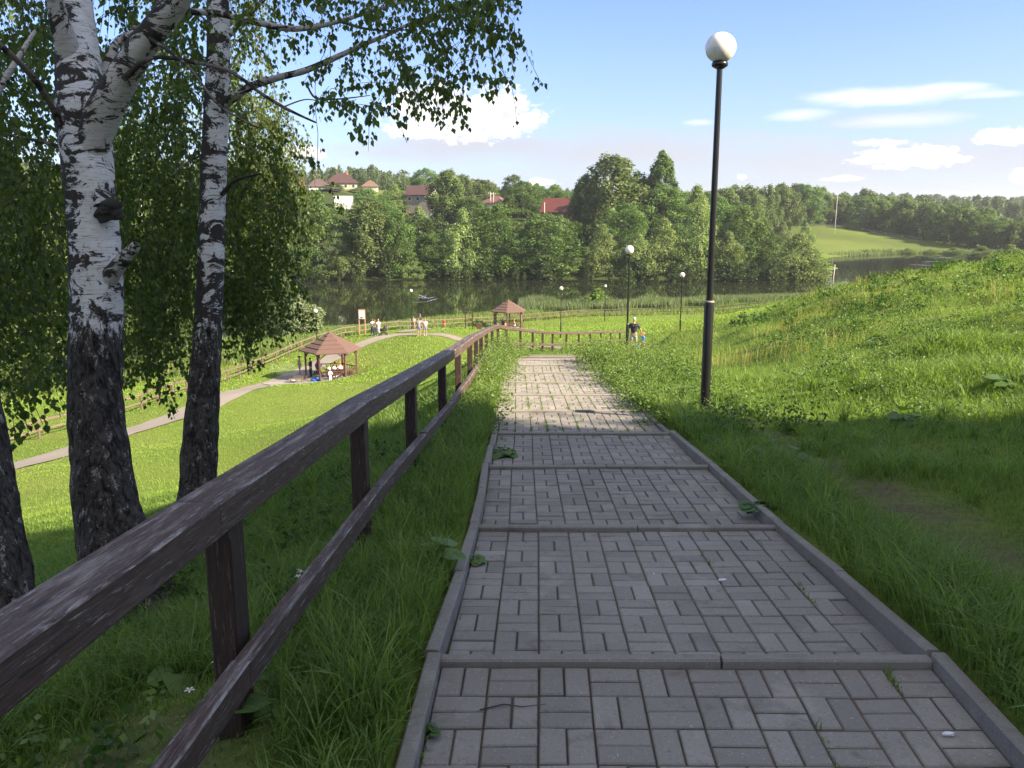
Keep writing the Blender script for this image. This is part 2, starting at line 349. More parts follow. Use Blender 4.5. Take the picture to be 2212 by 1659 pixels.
class MB:
    def __init__(s): s.V = []; s.F = []; s.G = []; s.S = []
    def _add(s, vs, fs, gc=None, smooth=False):
        b = len(s.V); s.V += [tuple(v) for v in vs]; s.G += (gc if gc else [tuple(v) for v in vs])
        s.F += [tuple(b + i for i in f) for f in fs]; s.S += [smooth] * len(fs)
    def beam(s, p0, p1, w, h, ch=.006, up=(0, 0, 1), l0=0.0, jit=0):
        p0 = Vector(p0); p1 = Vector(p1); d = (p1 - p0); L = d.length; d.normalize()
        up = Vector(up)
        if abs(d.dot(up)) > .98: up = Vector((0, 1, 0)) if abs(d.y) < .9 else Vector((1, 0, 0))
        x = d.cross(up).normalized(); u = x.cross(d).normalized()
        a, b = w / 2, h / 2; c = min(ch, a * .9, b * .9)
        pr = [(-a + c, -b), (a - c, -b), (a, -b + c), (a, b - c), (a - c, b), (-a + c, b), (-a, b - c), (-a, -b + c)]
        n = max(1, int(L / .5)); vs = []; gc = []
        for i in range(n + 1):
            f = i / n; q = p0 + d * (L * f)
            if jit and 0 < i < n: q = q + x * random.uniform(-jit, jit) + u * random.uniform(-jit, jit)
            for (px, py) in pr: vs.append(q + x * px + u * py); gc.append((l0 + L * f, px + l0 * .37, py))
        fs = []
        for i in range(n):
            for k in range(8):
                k2 = (k + 1) % 8; fs.append((i * 8 + k, i * 8 + k2, (i + 1) * 8 + k2, (i + 1) * 8 + k))
        fs.append(tuple(range(7, -1, -1))); fs.append(tuple(n * 8 + k for k in range(8)))
        s._add(vs, fs, gc)
    def box(s, c, size, rz=0, ch=.004):
        c = Vector(c); d = Vector((math.cos(rz), math.sin(rz), 0)) * size[0] / 2
        s.beam(c - d, c + d, size[1], size[2], ch)
    def tube(s, pts, rad, n=10, cap=True, squash=1.0, smooth=True):
        pts = [Vector(p) for p in pts]
        if not hasattr(rad, '__len__'): rad = [rad] * len(pts)
        x = None; vs = []
        for i, p in enumerate(pts):
            d = (pts[min(i + 1, len(pts) - 1)] - pts[max(i - 1, 0)]).normalized()
            if x is None:
                x = d.cross(Vector((0, 0, 1)))
                if x.length < .1: x = Vector((1, 0, 0))
            x = (x - d * x.dot(d)).normalized(); y = d.cross(x)
            for k in range(n):
                a = 2 * math.pi * k / n; vs.append(p + (x * math.cos(a) + y * math.sin(a) * squash) * rad[i])
        fs = []
        for i in range(len(pts) - 1):
            for k in range(n):
                k2 = (k + 1) % n; fs.append((i * n + k, i * n + k2, (i + 1) * n + k2, (i + 1) * n + k))
        s._add(vs, fs, smooth=smooth)
        if cap:
            b = len(s.V) - len(vs)
            s.F.append(tuple(b + k for k in range(n - 1, -1, -1))); s.S.append(False)
            s.F.append(tuple(b + (len(pts) - 1) * n + k for k in range(n))); s.S.append(False)
    def lathe(s, prof, n=16, c=(0, 0, 0), smooth=True):
        vs = []; c = Vector(c)
        for (r, z) in prof:
            for k in range(n):
                a = 2 * math.pi * k / n; vs.append(c + Vector((r * math.cos(a), r * math.sin(a), z)))
        fs = []
        for i in range(len(prof) - 1):
            for k in range(n):
                k2 = (k + 1) % n; fs.append((i * n + k, i * n + k2, (i + 1) * n + k2, (i + 1) * n + k))
        s._add(vs, fs, smooth=smooth)
    def ball(s, c, r, sx=1, sy=1, sz=1, n=16, m=10):
        prof = [(max(1e-4, r * math.sin(math.pi * i / m)), -r * math.cos(math.pi * i / m)) for i in range(m + 1)]
        vs = []; c = Vector(c)
        for (q, z) in prof:
            for k in range(n):
                a = 2 * math.pi * k / n; vs.append(c + Vector((q * math.cos(a) * sx, q * math.sin(a) * sy, z * sz)))
        fs = [(i * n + k, i * n + (k + 1) % n, (i + 1) * n + (k + 1) % n, (i + 1) * n + k) for i in range(m) for k in range(n)]
        s._add(vs, fs, smooth=True)
    def build(s, name, mat, parent=None, loc=None):
        me = bpy.data.meshes.new(name); me.from_pydata(s.V, [], s.F); me.update()
        me.polygons.foreach_set('use_smooth', s.S)
        a = me.attributes.new('gc', 'FLOAT_VECTOR', 'POINT'); a.data.foreach_set('vector', np.asarray(s.G, np.float32).ravel())
        me.materials.append(mat)
        return link(name, me, parent, loc)
# ------------------------------------------------------------------ terrain
STEPS = [(3.09, -1.80), (5.25, -2.09), (7.28, -2.31), (9.32, -2.555), (11.37, -2.79), (13.42, -3.02), (15.46, -3.24), (17.51, -3.46), (19.56, -3.68), (21.6, -3.92)]
PZ_Y = [-40, -3, 1.0] + [a for a, b in STEPS] + [25.7, 30, 36, 42, 46, 52]
PZ_Z = [-1.72, -1.72, -1.74] + [b for a, b in STEPS] + [-4.55, -5.35, -6.35, -7.25, -7.8, -8.6]
PX_Y = [-40, 0.0, 3.09, 5.25, 7.28, 9.32, 12, 18, 20, 22, 25, 28, 33, 38, 42, 46, 52]
PX_X = [.1, .60, .711, .777, .796, .833, .85, .88, .92, 1.02, 1.45, 2.1, 3.6, 5.3, 6.7, 8.4, 11.5]
def pathz(Y): return np.interp(Y, PZ_Y, PZ_Z)
def pathx(Y): return np.interp(Y, PX_Y, PX_X)
RAIL = [(277, 1220, 2.0), (800, 862, 5.0), (905, 802, 7.2), (968, 766, 9.7), (1000, 745, 12.1), (1024, 726, 14.5), (1036, 720, 16.9), (1046, 715.5, 19.3), (1057, 709.5, 21.7), (1068.6, 704, 24.1), (1081, 701.5, 26.5), (1098.6, 705.5, 28.9), (1128.6, 709, 31.3), (1154.8, 712.5, 33.7), (1176, 715, 36.1), (1197.3, 717, 38.5), (1227, 716.8, 41), (1253.5, 717, 43.5), (1278, 716.3, 46), (1301, 715.5, 48.4), (1322, 715, 50.7), (1342, 714.6, 53), (1358, 714.3, 55.4)]
RAILP = [P(*r) for r in RAIL]
WATER = -18.0
CP = []
def cp(x, y, s): p = P(x, y, s); CP.append((p.x, p.y, p.z))
for Yv in (-6, -2, 1, 3.1, 5.2, 7.3, 9.3, 11.4, 13.4, 15.5, 17.5, 19.6, 21.6, 25.7, 30, 36, 42, 48):
    CP.append((float(pathx(Yv)), Yv, float(pathz(Yv)) - .05))
for i, p in enumerate(RAILP):
    if i % 2 == 0: CP.append((p.x, p.y, p.z - .98))
CP += [(-.9, -3, -1.75), (-3, -3, -2.2), (2.8, 2, -1.78), (3.2, 6, -2.05), (5, 0, -1.5), (8, -4, -1.0), (-8, -4, -3.6), (-25, -10, -8), (14, 6, -1.4), (30, 0, 0), (60, -10, 2), (20, -25, 0), (-20, -30, -6), (70, 30, 1), (110, 90, -8), (45, 45, -1.2), (-60, 0, -14), (-70, 40, -16.2)]
for c in [(300, 1340, 5.0), (430, 1240, 6.5), (-10, 1500, 4.2), (100, 1200, 12), (150, 1100, 18), (300, 1000, 32), (130, 985, 40), (300, 930, 45), (500, 850, 58), (717, 818, 71), (580, 822, 70), (850, 730, 86), (911, 727, 84), (825, 724.6, 88), (686, 783, 78), (1098, 709, 115), (890, 711, 104), (1211, 730, 81), (1306, 693.6, 115), (1468, 735, 61), (1354, 748, 36.9), (1521, 905, 11), (900, 780, 70), (1000, 745, 80), (800, 850, 55), (700, 900, 46), (600, 1000, 30), (700, 1020, 22), (1000, 800, 55), (560, 799, 76), (290, 899, 52), (35, 970, 45), (1550, 690, 112), (2212, 590, 30), (1900, 616, 36), (1750, 643, 45), (1640, 676, 55), (1560, 700, 66), (2100, 800, 13), (1900, 1000, 7.5), (2100, 1300, 4.2), (2200, 700, 17), (1700, 900, 11), (1800, 750, 20), (1600, 800, 21), (2200, 900, 9.5), (1500, 800, 22), (1450, 770, 32), (2200, 634, 23), (1390, 758, 43), (1900, 622, 70), (1900, 645, 110), (2212, 597, 70), (2212, 628, 120), (1750, 648, 80), (2450, 560, 60), (2450, 610, 130), (1640, 680, 90), (1420, 700, 100), (1200, 690, 122), (980, 700, 118), (860, 712, 106)]: cp(*c)
# banks, bed and the far shore
def cz(x, s, z):
    u = (x - 1106) / FP; CP.append((s * u, s * 1.0, z))
for x, s in [(-200, 78), (0, 84), (300, 100), (560, 117), (700, 124), (900, 134), (1100, 142), (1300, 150), (1600, 160), (1900, 165), (2200, 190), (2500, 215)]:
    cz(x, s - 3, -17.5); cz(x, s + 12, -19.2)
for x, s in [(-600, 170), (-200, 185), (200, 200), (600, 212), (1000, 216), (1400, 216), (1690, 218)]:
    cz(x, s - 14, -19.5); cz(x, s + 2, -17.3)
for x, s in [(1760, 250), (1850, 330), (2000, 345), (2100, 340), (2400, 345)]:
    cz(x, s - 25, -19.5); cz(x, s + 4, -17.4)
for x, s, z in [(1500, 180, -19.6), (1850, 230, -19.6), (2000, 290, -19.6), (2200, 260, -19), (2500, 270, -18.6), (700, 160, -20), (300, 150, -20), (-200, 130, -20)]: cz(x, s, z)
for x, s, z in [(700, 250, -11), (700, 290, -2), (740, 330, 7), (740, 400, 10), (700, 600, 14), (900, 290, -5), (900, 340, 3), (950, 450, 5), (1000, 600, 8), (1200, 260, -11), (1200, 300, -4), (1250, 420, -1), (1300, 600, -2), (1500, 260, -12), (1550, 400, -12), (1700, 270, -17), (1720, 330, -15), (1800, 420, -10), (1850, 440, -10), (1950, 420, -13), (1900, 375, -14.0), (2050, 390, -15.5), (2200, 360, -16), (2500, 380, -15), (1700, 600, -8), (2200, 600, -8), (2200, 900, -5), (1500, 900, 0), (1000, 900, 12), (500, 900, 18), (200, 300, 0), (200, 500, 10), (-200, 300, 2), (-400, 700, 15), (2800, 800, -5), (1100, 1300, 8), (2400, 1400, 0), (0, 1300, 15), (3000, 400, -12)]: cz(x, s, z)
CPA = np.array(CP, float)
def _tps_fit(pts, lam=0.4):
    n = len(pts); X = pts[:, :2]
    d = np.linalg.norm(X[:, None] - X[None], axis=2)
    K = d                                   # linear kernel: no overshoot
    w = lam * (0.02 + np.linalg.norm(X, axis=1) / 400.0)
    A = np.zeros((n + 1, n + 1)); A[:n, :n] = K - np.diag(w); A[:n, n] = 1; A[n, :n] = 1
    b = np.zeros(n + 1); b[:n] = pts[:, 2]
    return np.linalg.solve(A, b)
TW = _tps_fit(CPA)
def G0(X, Y):
    X = np.atleast_1d(np.asarray(X, float)); Y = np.atleast_1d(np.asarray(Y, float)); out = np.empty(X.shape)
    fx, fy, fo = X.ravel(), Y.ravel(), out.ravel()
    for i in range(0, len(fx), 50000):
        a = fx[i:i + 50000, None] - CPA[None, :, 0]; b = fy[i:i + 50000, None] - CPA[None, :, 1]
        r = np.hypot(a, b)
        soft = np.sqrt(r * r + (0.4 + 0.03 * np.abs(CPA[None, :, 1])) ** 2)
        fo[i:i + 50000] = soft @ TW[:-1] + TW[-1]
    return fo.reshape(X.shape)
# refit with the softened kernel so the surface passes the points smoothly
def _fit_soft(pts):
    n = len(pts); X = pts[:, :2]; d = np.linalg.norm(X[:, None] - X[None], axis=2)
    K = np.sqrt(d * d + (0.4 + 0.03 * np.abs(pts[None, :, 1])) ** 2)
    A = np.zeros((n + 1, n + 1)); A[:n, :n] = K; A[:n, n] = 1; A[n, :n] = 1
    reg = 1e-2 * np.eye(n + 1); reg[n, n] = 0
    b = np.zeros(n + 1); b[:n] = pts[:, 2]
    At = A; return np.linalg.lstsq(At - 0.0 * reg, b, rcond=1e-9)[0]
TW = _fit_soft(CPA)
def wob(X, Y):
    return (np.sin(X * 1.7 + 2.1 * np.sin(Y * .9)) * np.cos(Y * 1.3 + X * .4) * .035 + np.sin(X * .55 + 1.3) * np.cos(Y * .47) * .06 + np.sin(X * 4.1 + Y * 2.3) * np.sin(Y * 3.7 - X) * .015)
def G(X, Y):
    X = np.atleast_1d(np.asarray(X, float)); Y = np.atleast_1d(np.asarray(Y, float))
    z = G0(X, Y)
    px = pathx(Y); d = np.abs(X - px)
    f = np.clip((d - 1.3) / 1.5, 0, 1); on = (Y < 50)
    z = z + wob(X, Y) * np.where(on, f, 1) * np.clip(np.abs(Y) / 3, .5, 1)
    rgt = np.clip((X - px - 2.5) / 3, 0, 1) * on * np.clip((Y - 4) / 6, 0, 1)
    z = z + rgt * (.16 * np.sin(X * .9 + 1.2 * np.sin(Y * .5)) * np.sin(Y * .75 + X * .3) + .09 * np.sin(X * 2.1 + Y * 1.1) * np.cos(Y * 1.7 - X * .8))
    zp = pathz(Y)
    g = np.clip((d - 1.12) / 1.3, 0, 1); g = g * g * (3 - 2 * g)
    zz = z * g + (zp + .01) * (1 - g)
    zz = np.where(d < 1.06, zp - .22, zz)
    return np.where(on, zz, z)
def g1(X, Y): return float(G(np.array([X]), np.array([Y]))[0])
def at(x, y, s, dz=0):
    p = P(x, y, s); return Vector((p.x, p.y, g1(p.x, p.y) + dz))

ys = list(np.arange(-30, -3, 3.0)) + list(np.arange(-3, 14, .12)); yy = 14.0; st = .13
while yy < 1600: ys.append(yy); st *= 1.019; yy += st
ys += [2200, 3500]
ys = np.array(ys); NX = 300
tt = np.linspace(-1, 1, NX); tt = np.sign(tt) * (np.abs(tt) ** 1.6)
GX = np.empty((len(ys), NX)); 
for j, Yv in enumerate(ys):
    hw = 26 + .95 * max(Yv, 0); GX[j] = (tt * hw) + float(pathx(Yv)) * (1 if Yv < 50 else 1)
GY = np.repeat(ys[:, None], NX, 1)
GZ = G(GX, GY)
idx = np.arange(len(ys) * NX).reshape(len(ys), NX)
F = np.stack([idx[:-1, :-1], idx[:-1, 1:], idx[1:, 1:], idx[1:, :-1]], -1).reshape(-1, 4)
def soil_mask(X, Y):
    """trodden strip on the right of the path, bare soil by the rail posts and along the near fence"""
    c = np.interp(Y, [2, 4, 6, 8, 10, 14, 20], [2.75, 2.75, 2.8, 2.9, 2.95, 3.1, 3.6])
    w = np.interp(Y, [2, 3.5, 6, 7.5, 9, 14, 20], [.38, .42, .36, .32, .28, .22, .18])
    a = np.clip(1.25 - np.abs(X - c) / w, 0, 1) * (Y > 1) * (Y < 20) * np.interp(Y, [9, 12, 16], [1, .6, .35])
    b = np.clip(1.2 - np.hypot(X + 1.35, (Y - 2.2) * .6) / .65, 0, 1)
    nz = .55 + .45 * np.sin(X * 3.1 + 2 * np.sin(Y * 1.3)) * np.sin(Y * 2.2 + 1.5 * np.sin(X * 2.0)); return np.clip(np.maximum(a * np.clip(nz * 1.6, 0, 1) * .8, b), 0, 1)
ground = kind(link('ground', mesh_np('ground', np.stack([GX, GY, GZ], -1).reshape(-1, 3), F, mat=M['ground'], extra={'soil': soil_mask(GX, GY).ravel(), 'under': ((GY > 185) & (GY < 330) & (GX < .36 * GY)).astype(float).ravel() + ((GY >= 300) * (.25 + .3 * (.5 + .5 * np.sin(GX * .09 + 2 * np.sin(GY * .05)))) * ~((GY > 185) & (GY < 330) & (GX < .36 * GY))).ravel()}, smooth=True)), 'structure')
# lake
wx = np.array([[-420, 60], [420, 60], [420, 420], [-420, 420]], float)
gx, gy = np.meshgrid(np.linspace(-420, 420, 30), np.linspace(62, 420, 20))
ii = np.arange(600).reshape(20, 30)
lake = kind(link('lake', mesh_np('lake', np.stack([gx, gy, np.full_like(gx, WATER)], -1).reshape(-1, 3), np.stack([ii[:-1, :-1], ii[:-1, 1:], ii[1:, 1:], ii[1:, :-1]], -1).reshape(-1, 4), mat=M['water'])), 'structure')

# ------------------------------------------------------------------ stepped paved path
kerb_x = 1.0
def tread_z(k, Y):
    """top of the pavers in flight k (between step line k-1 and k)"""
    if k == 0: y0, z0 = 0.4, -1.835
    else: y0, z0 = STEPS[k - 1][0], STEPS[k - 1][1] - .085
    y1, z1 = STEPS[k][0], STEPS[k][1] - .032
    return z0 + (z1 - z0) * (Y - y0) / (y1 - y0)
PV, PF, PA = [], [], []
def paver(xa, xb, ya, yb, k):
    g = .0035 + random.random() * .0015; c = .005; b = len(PV)
    dz = random.gauss(0, .0018); tx, ty = random.gauss(0, .010), random.gauss(0, .010); val = random.random()
    xm, ym = (xa + xb) / 2, (ya + yb) / 2
    for (ins, dn) in ((g, -.03), (g, -c), (g + c, 0)):
        for (x, y) in ((xa + ins, ya + ins), (xb - ins, ya + ins), (xb - ins, yb - ins), (xa + ins, yb - ins)):
            sag = -.006 * math.cos((x) * 3.0) * 0
            PV.append((float(pathx(y)) + x, y, tread_z(k, y) + dn + dz + (x - xm) * tx + (y - ym) * ty + .004 * math.sin(x * 2.3 + y * 1.1))); PA.append(val)
    for q in range(2):
        for i in range(4):
            j = (i + 1) % 4; PF.append((b + q * 4 + i, b + q * 4 + j, b + q * 4 + 4 + j, b + q * 4 + 4 + i))
    PF.append((b + 8, b + 9, b + 10, b + 11))
for k in range(len(STEPS)):
    y0 = 0.45 if k == 0 else STEPS[k - 1][0] + .030; y1 = STEPS[k][0] - .030
    nrow = max(1, int(round((y1 - y0) / .2))); dy = (y1 - y0) / nrow
    yend = 0
    for r in range(nrow):
        ya = y1 - (r + 1) * dy; yb = ya + dy
        for c in range(10):
            xa = -1.0 + c * .2
            if (r + c + k) % 2 == 0:
                paver(xa, xa + .1, ya, yb, k); paver(xa + .1, xa + .2, ya, yb, k)
            else:
                paver(xa, xa + .2, ya, (ya + yb) / 2, k); paver(xa, xa + .2, (ya + yb) / 2, yb, k)
path = kind(link('path', mesh_np('path', np.array(PV), np.array(PF), v=PA, mat=M['paver'])), 'structure')
# sand bed under the joints
bv, bf = [], []
for k in range(len(STEPS)):
    y0 = 0.4 if k == 0 else STEPS[k - 1][0]; y1 = STEPS[k][0]; b = len(bv)
    for y in (y0, y1):
        for x in (-1.01, 1.01): bv.append((float(pathx(y)) + x, y, tread_z(k, y) - .012))
    bf.append((b, b + 1, b + 3, b + 2))
kind(link('path_bed', mesh_np('path_bed', np.array(bv), np.array(bf), mat=M['soil'])), 'structure')
# kerbs: cross kerbs in two lengths, side kerbs stepping down
kb = MB()
for k, (y, z) in enumerate(STEPS):
    xm = float(pathx(y)); sp = random.uniform(-.1, .15)
    a1, a2 = random.uniform(-.008, .008), random.uniform(-.008, .008)
    kb.beam((xm - 1.0, y + a1, z - .09), (xm + sp - .006, y, z - .09 + a1 * .6), .055, .18, .008)
    kb.beam((xm + sp + .006, y + .004, z - .09 + a2 * .5), (xm + 1.0, y + a2, z - .09), .055, .18, .008)
for sd in (-1, 1):
    seglist = [0.3] + [a for a, b in STEPS]
    for k in range(len(seglist) - 1):
        ya, yb = seglist[k], seglist[k + 1]
        n = 2
        for q in range(n):
            u0 = ya + (yb - ya) * q / n + .006; u1 = ya + (yb - ya) * (q + 1) / n - .006
            sk = .022 if ya < 9 else -.03; za, zb = float(pathz(u0)) + sk, float(pathz(u1)) + sk
            j1, j2 = random.uniform(-.012, .012), random.uniform(-.012, .012)
            kb.beam((float(pathx(u0)) + sd * 1.032 + j1, u0, za - .11), (float(pathx(u1)) + sd * 1.032 + j2, u1, zb - .11), .060, .22, .007)
kind(kb.build('kerb', M['paver']), 'structure')
me = bpy.data.objects['kerb'].data
a = me.attributes.new('v', 'FLOAT', 'POINT'); a.data.foreach_set('value', np.full(len(me.vertices), .35, np.float32))
# far part of the paved path and its cross kerbs
def ribbon(name, pts, width, mat, dz=.03, sub=1.0, arr=None, th=.0):
    pts = [Vector((p[0], p[1], 0)) for p in pts]; out = [pts[0]]
    for a, b in zip(pts[:-1], pts[1:]):
        n = max(1, int((b - a).length / sub))
        for i in range(1, n + 1): out.append(a.lerp(b, i / n))
    # smooth
    for _ in range(6): out = [out[0]] + [(out[i - 1] + out[i] * 2 + out[i + 1]) / 4 for i in range(1, len(out) - 1)] + [out[-1]]
    V = []; nc = 9
    for i, p in enumerate(out):
        d = (out[min(i + 1, len(out) - 1)] - out[max(i - 1, 0)]).normalized(); nr = Vector((d.y, -d.x, 0))
        w = width if not hasattr(width, '__len__') else np.interp(i / (len(out) - 1), np.linspace(0, 1, len(width)), width)
        wj = w * (1 + .05 * math.sin(i * 1.7) + .04 * math.sin(i * .63))
        for k in range(nc):
            q = p + nr * wj * (k / (nc - 1) - .5); V.append((q.x, q.y, 0))
    V = np.array(V)
    if arr is None: V[:, 2] = G(V[:, 0], V[:, 1]) + dz
    else: V[:, 2] = arr(V[:, 1]) + dz
    ii = np.arange(len(V)).reshape(-1, nc)
    F = np.stack([ii[:-1, :-1], ii[:-1, 1:], ii[1:, 1:], ii[1:, :-1]], -1).reshape(-1, 4)
    return link(name, mesh_np(name, V, F, v=np.full(len(V), .5), mat=mat, smooth=True)), out
Yf = np.arange(21.5, 50, 1.0)
o, cl = ribbon('path', [(float(pathx(y)), y) for y in Yf], 2.0, M['paver'], -.03, .8, arr=lambda Y: pathz(Y)); kind(o, 'structure')
kb = MB()
for y in np.arange(23.6, 48, 1.6):
    x0 = float(pathx(y)); dxdy = float(pathx(y + .5) - pathx(y - .5)); nr = Vector((1, -dxdy, 0)).normalized()
    a = Vector((x0, y, 0)) - nr; b = Vector((x0, y, 0)) + nr
    a.z = float(pathz(a.y)) - .03; b.z = float(pathz(b.y)) - .03
    kb.beam(a, b, .085, .12, .008)
o = kb.build('kerb', M['paver']); kind(o, 'structure')
a = o.data.attributes.new('v', 'FLOAT', 'POINT'); a.data.foreach_set('value', np.full(len(o.data.vertices), .2, np.float32))
# lower asphalt walk
def XY(x, y, s): p = P(x, y, s); return (p.x, p.y)
lowwalk_pts = [XY(-500, 1120, 30), XY(-150, 1050, 35), XY(130, 985, 40), XY(300, 928, 46), XY(450, 875, 54), XY(560, 832, 64), XY(640, 800, 73), XY(720, 768, 80), XY(790, 742, 85), XY(860, 727, 89), XY(930, 727, 86), XY(1010, 735, 82), XY(1110, 745, 76), XY(1200, 752, 70), XY(1330, 762, 58), XY(1410, 758, 48)]
o, walk_cl = ribbon('lower_path', lowwalk_pts, [2.4, 2.4, 2.4, 2.5, 2.4, 1.7, 1.0, .8, .9, 1.2], M['asphalt'], .045); kind(o, 'structure')
o, walk2_cl = ribbon('gazebo_path', [XY(870, 726, 90), XY(930, 716, 97), XY(990, 710, 104), XY(1050, 708, 111), XY(1100, 708, 114), XY(1150, 712, 108), XY(1200, 716, 103)], [1.8, 1.8, 2.4, 3.2, 3.6, 3.0, 1.5], M['asphalt'], .06); kind(o, 'structure')
o, pad_cl = ribbon('gazebo_pad', [XY(575, 838, 66), XY(640, 834, 67), XY(700, 828, 69), XY(745, 822, 71)], [2.8, 4.0, 5.6, 5.4], M['concrete'], .07); kind(o, 'structure')
WALKS = np.array([(p.x, p.y, 1.6) for p in walk_cl] + [(p.x, p.y, 1.7) for p in walk2_cl] + [(p.x, p.y, 2.4) for p in pad_cl])
def on_walk(X, Y, pad=0.0):
    r = np.zeros(len(X), bool)
    for i in range(0, len(X), 100000):
        a = np.hypot(X[i:i + 100000, None] - WALKS[None, :, 0], Y[i:i + 100000, None] - WALKS[None, :, 1]) - WALKS[None, :, 2] * .82
        r[i:i + 100000] = a.min(1) < pad
    return r | ((np.abs(X - pathx(Y)) < 1.10) & (Y < 50))
# ------------------------------------------------------------------ wooden handrail beside the path
rail = thing('wooden_railing', 'dark brown timber handrail running downhill along the left of the paved path', 'railing', (RAILP[0].x, RAILP[0].y, RAILP[0].z))
RO = Vector(rail.location)
# posts stand at these samples of the rail line (behind the camera first)
Yr = np.array([p.y for p in RAILP]); Xr = np.array([p.x for p in RAILP]); Zr = np.array([p.z for p in RAILP])
def railpt(y):
    if y < Yr[0]: return Vector((Xr[0] - (Yr[0] - y) * .01, y, Zr[0] + (Yr[0] - y) * .09))
    return Vector((float(np.interp(y, Yr, Xr)), y, float(np.interp(y, Yr, Zr))))
posts_y = [-2.2, .35, 2.66] + [p.y for p in RAILP[1:]]
pp = [railpt(y) for y in posts_y]
bp = [railpt(y) for y in ([-2.2, .3, 2.45] + [p.y - .0 for p in RAILP[1:]])]
for i, p in enumerate(pp):
    g = g1(p.x - .06, p.y); lean = random.uniform(-.012, .012)
    b = MB(); b.beam((p.x - .075 + lean, p.y, g - .35), (p.x - .075, p.y, p.z - .115), .09, .14, .006, up=(0, 1, 0), l0=i * 3.3)
    b.V = [tuple(Vector(v) - RO) for v in b.V]; b.build('post', M['postwood'], rail)
rj = [random.uniform(-.004, .004) for _ in pp]
for i in range(len(bp) - 1):
    a, c = bp[i], bp[i + 1]
    if i % 2 == 0 or i > 5:
        pass
    b = MB(); off = Vector((-.075, 0, -.058))
    d = (c - a).normalized()
    b.beam(a + off - RO + d * .002 + Vector((0, 0, rj[i])), c + off - RO - d * .002 + Vector((0, 0, rj[i + 1])), .152, .116, .009, l0=i * 7.1, jit=.0028)
    b.build('top_rail', M['rail'], rail)
    lo = Vector((.028, 0, -.60)); b = MB()
    b.beam(a + lo - RO + d * .002 + Vector((rj[i], 0, 0)), c + lo - RO - d * .002 + Vector((rj[i + 1], 0, rj[i] * 2)), .062, .10, .006, l0=40 + i * 5.3, jit=.0028)
    b.build('lower_rail', M['rail'], rail)

# ------------------------------------------------------------------ lake side fence
def two_rail_fence(name, label, pts, h, step, mat, name_rail='rail', w=.07, dz=0):
    r = thing(name, label, 'fence', pts[0]); O = Vector(pts[0])
    L = [0]; V = [Vector(p) for p in pts]
    for a, b in zip(V[:-1], V[1:]): L.append(L[-1] + (b - a).to_2d().length)
    n = int(L[-1] / step); S = [L[-1] * i / n for i in range(n + 1)]
    q = []
    for s in S:
        x = float(np.interp(s, L, [p.x for p in V])); y = float(np.interp(s, L, [p.y for p in V])); q.append(Vector((x, y, 0)))
    gz = G(np.array([p.x for p in q]), np.array([p.y for p in q]))
    for p, z in zip(q, gz): p.z = float(z)
    for p in q:
        b = MB(); b.beam(p - O - Vector((0, 0, .3)), p - O + Vector((random.uniform(-.02, .02), 0, h - .03)), .12, .12, .01); b.build('post', mat, r)
    tr, lr = MB(), MB()
    for a, c in zip(q[:-1], q[1:]):
        o1 = Vector((0, 0, h)) - O; j = random.uniform(-.02, .02)
        tr.beam(a + o1, c + o1 + Vector((0, 0, j)), .14, .11, .008); o2 = Vector((0, -.05, h * .5)) - O
        lr.beam(a + o2, c + o2, .06, .10, .008)
    tr.build('top_rail', mat, r); lr.build('lower_rail', mat, r)
    return r
def gp(x, y, s): p = P(x, y, s); return (p.x, p.y, g1(p.x, p.y))
two_rail_fence('lakeside_fence', 'long pale brown two-rail timber fence between the lower walk and the lake', [gp(-500, 1060, 36), gp(-150, 1010, 41), gp(35, 970, 46), gp(290, 899, 53), gp(430, 845, 64), gp(560, 799, 76), gp(680, 760, 87), gp(780, 738, 93), gp(860, 722, 99), gp(905, 716, 104), gp(960, 708, 112), gp(1060, 702, 120), gp(1250, 700, 124), gp(1400, 698, 124), gp(1530, 697, 122), gp(1640, 690, 120)], 1.05, 2.5, M['fence'])

# ------------------------------------------------------------------ street lamps
def lamp(loc, label, first=[None], nph=24):
    if first[0] is not None: return dup(first[0], loc, random.uniform(0, 6), label=label)
    r = thing('street_lamp', label, 'street lamp', loc, 0, 'black lamp posts with white globes')
    b = MB(); b.lathe([(.062, -.4), (.062, 1.60), (.060, 1.61)], 20); b.build('pole_base', M['lamp_black'], r)
    b = MB(); b.lathe([(.064, 1.602), (.066, 1.606), (.066, 1.622), (.047, 1.628)], 20); b.build('collar', simple('worn_steel_edge', (.20, .19, .18), .5), r)
    b = MB(); b.lathe([(.042, 1.60), (.036, 4.62)], 16); b.build('pole', M['lamp_black'], r)
    b = MB(); b.lathe([(.0, 4.58), (.05, 4.60), (.095, 4.63), (.10, 4.66), (.085, 4.69), (.0, 4.69)], 20); b.build('globe_holder', M['lamp_black'], r)
    b = MB(); b.ball((0, 0, 4.855), .185, n=32, m=20); b.build('globe', M['globe'], r)
    first[0] = r; return r
LL = [((1521, 905, 11), 'tall black lamp post with white globe nearest the viewer, right of the paved path'),
      ((1354, 748, 36.9), 'black globe lamp post beside the walking man and child'),
      ((1468, 735, 61), 'black globe lamp post with a pale band on the meadow right of the walkers'),
      ((1211, 730, 81), 'black globe lamp post just right of the farther gazebo'),
      ((1306, 693.6, 115), 'thin black globe lamp post in front of the reeds, farthest of all on the meadow'),
      ((890, 711, 104), 'black globe lamp post by the lakeside fence between the couple and the pram group'),
      ((687, 783, 78), 'black globe lamp post behind the nearer gazebo, beside the silvery willow bush')]
for (q, lab) in LL:
    l = lamp(at(*q), lab)
    if lab.startswith('tall'): l.rotation_euler = (0, math.radians(-.3), 0); FIRST_LAMP = l

FIRST_LAMP.scale = (1, 1, .95)
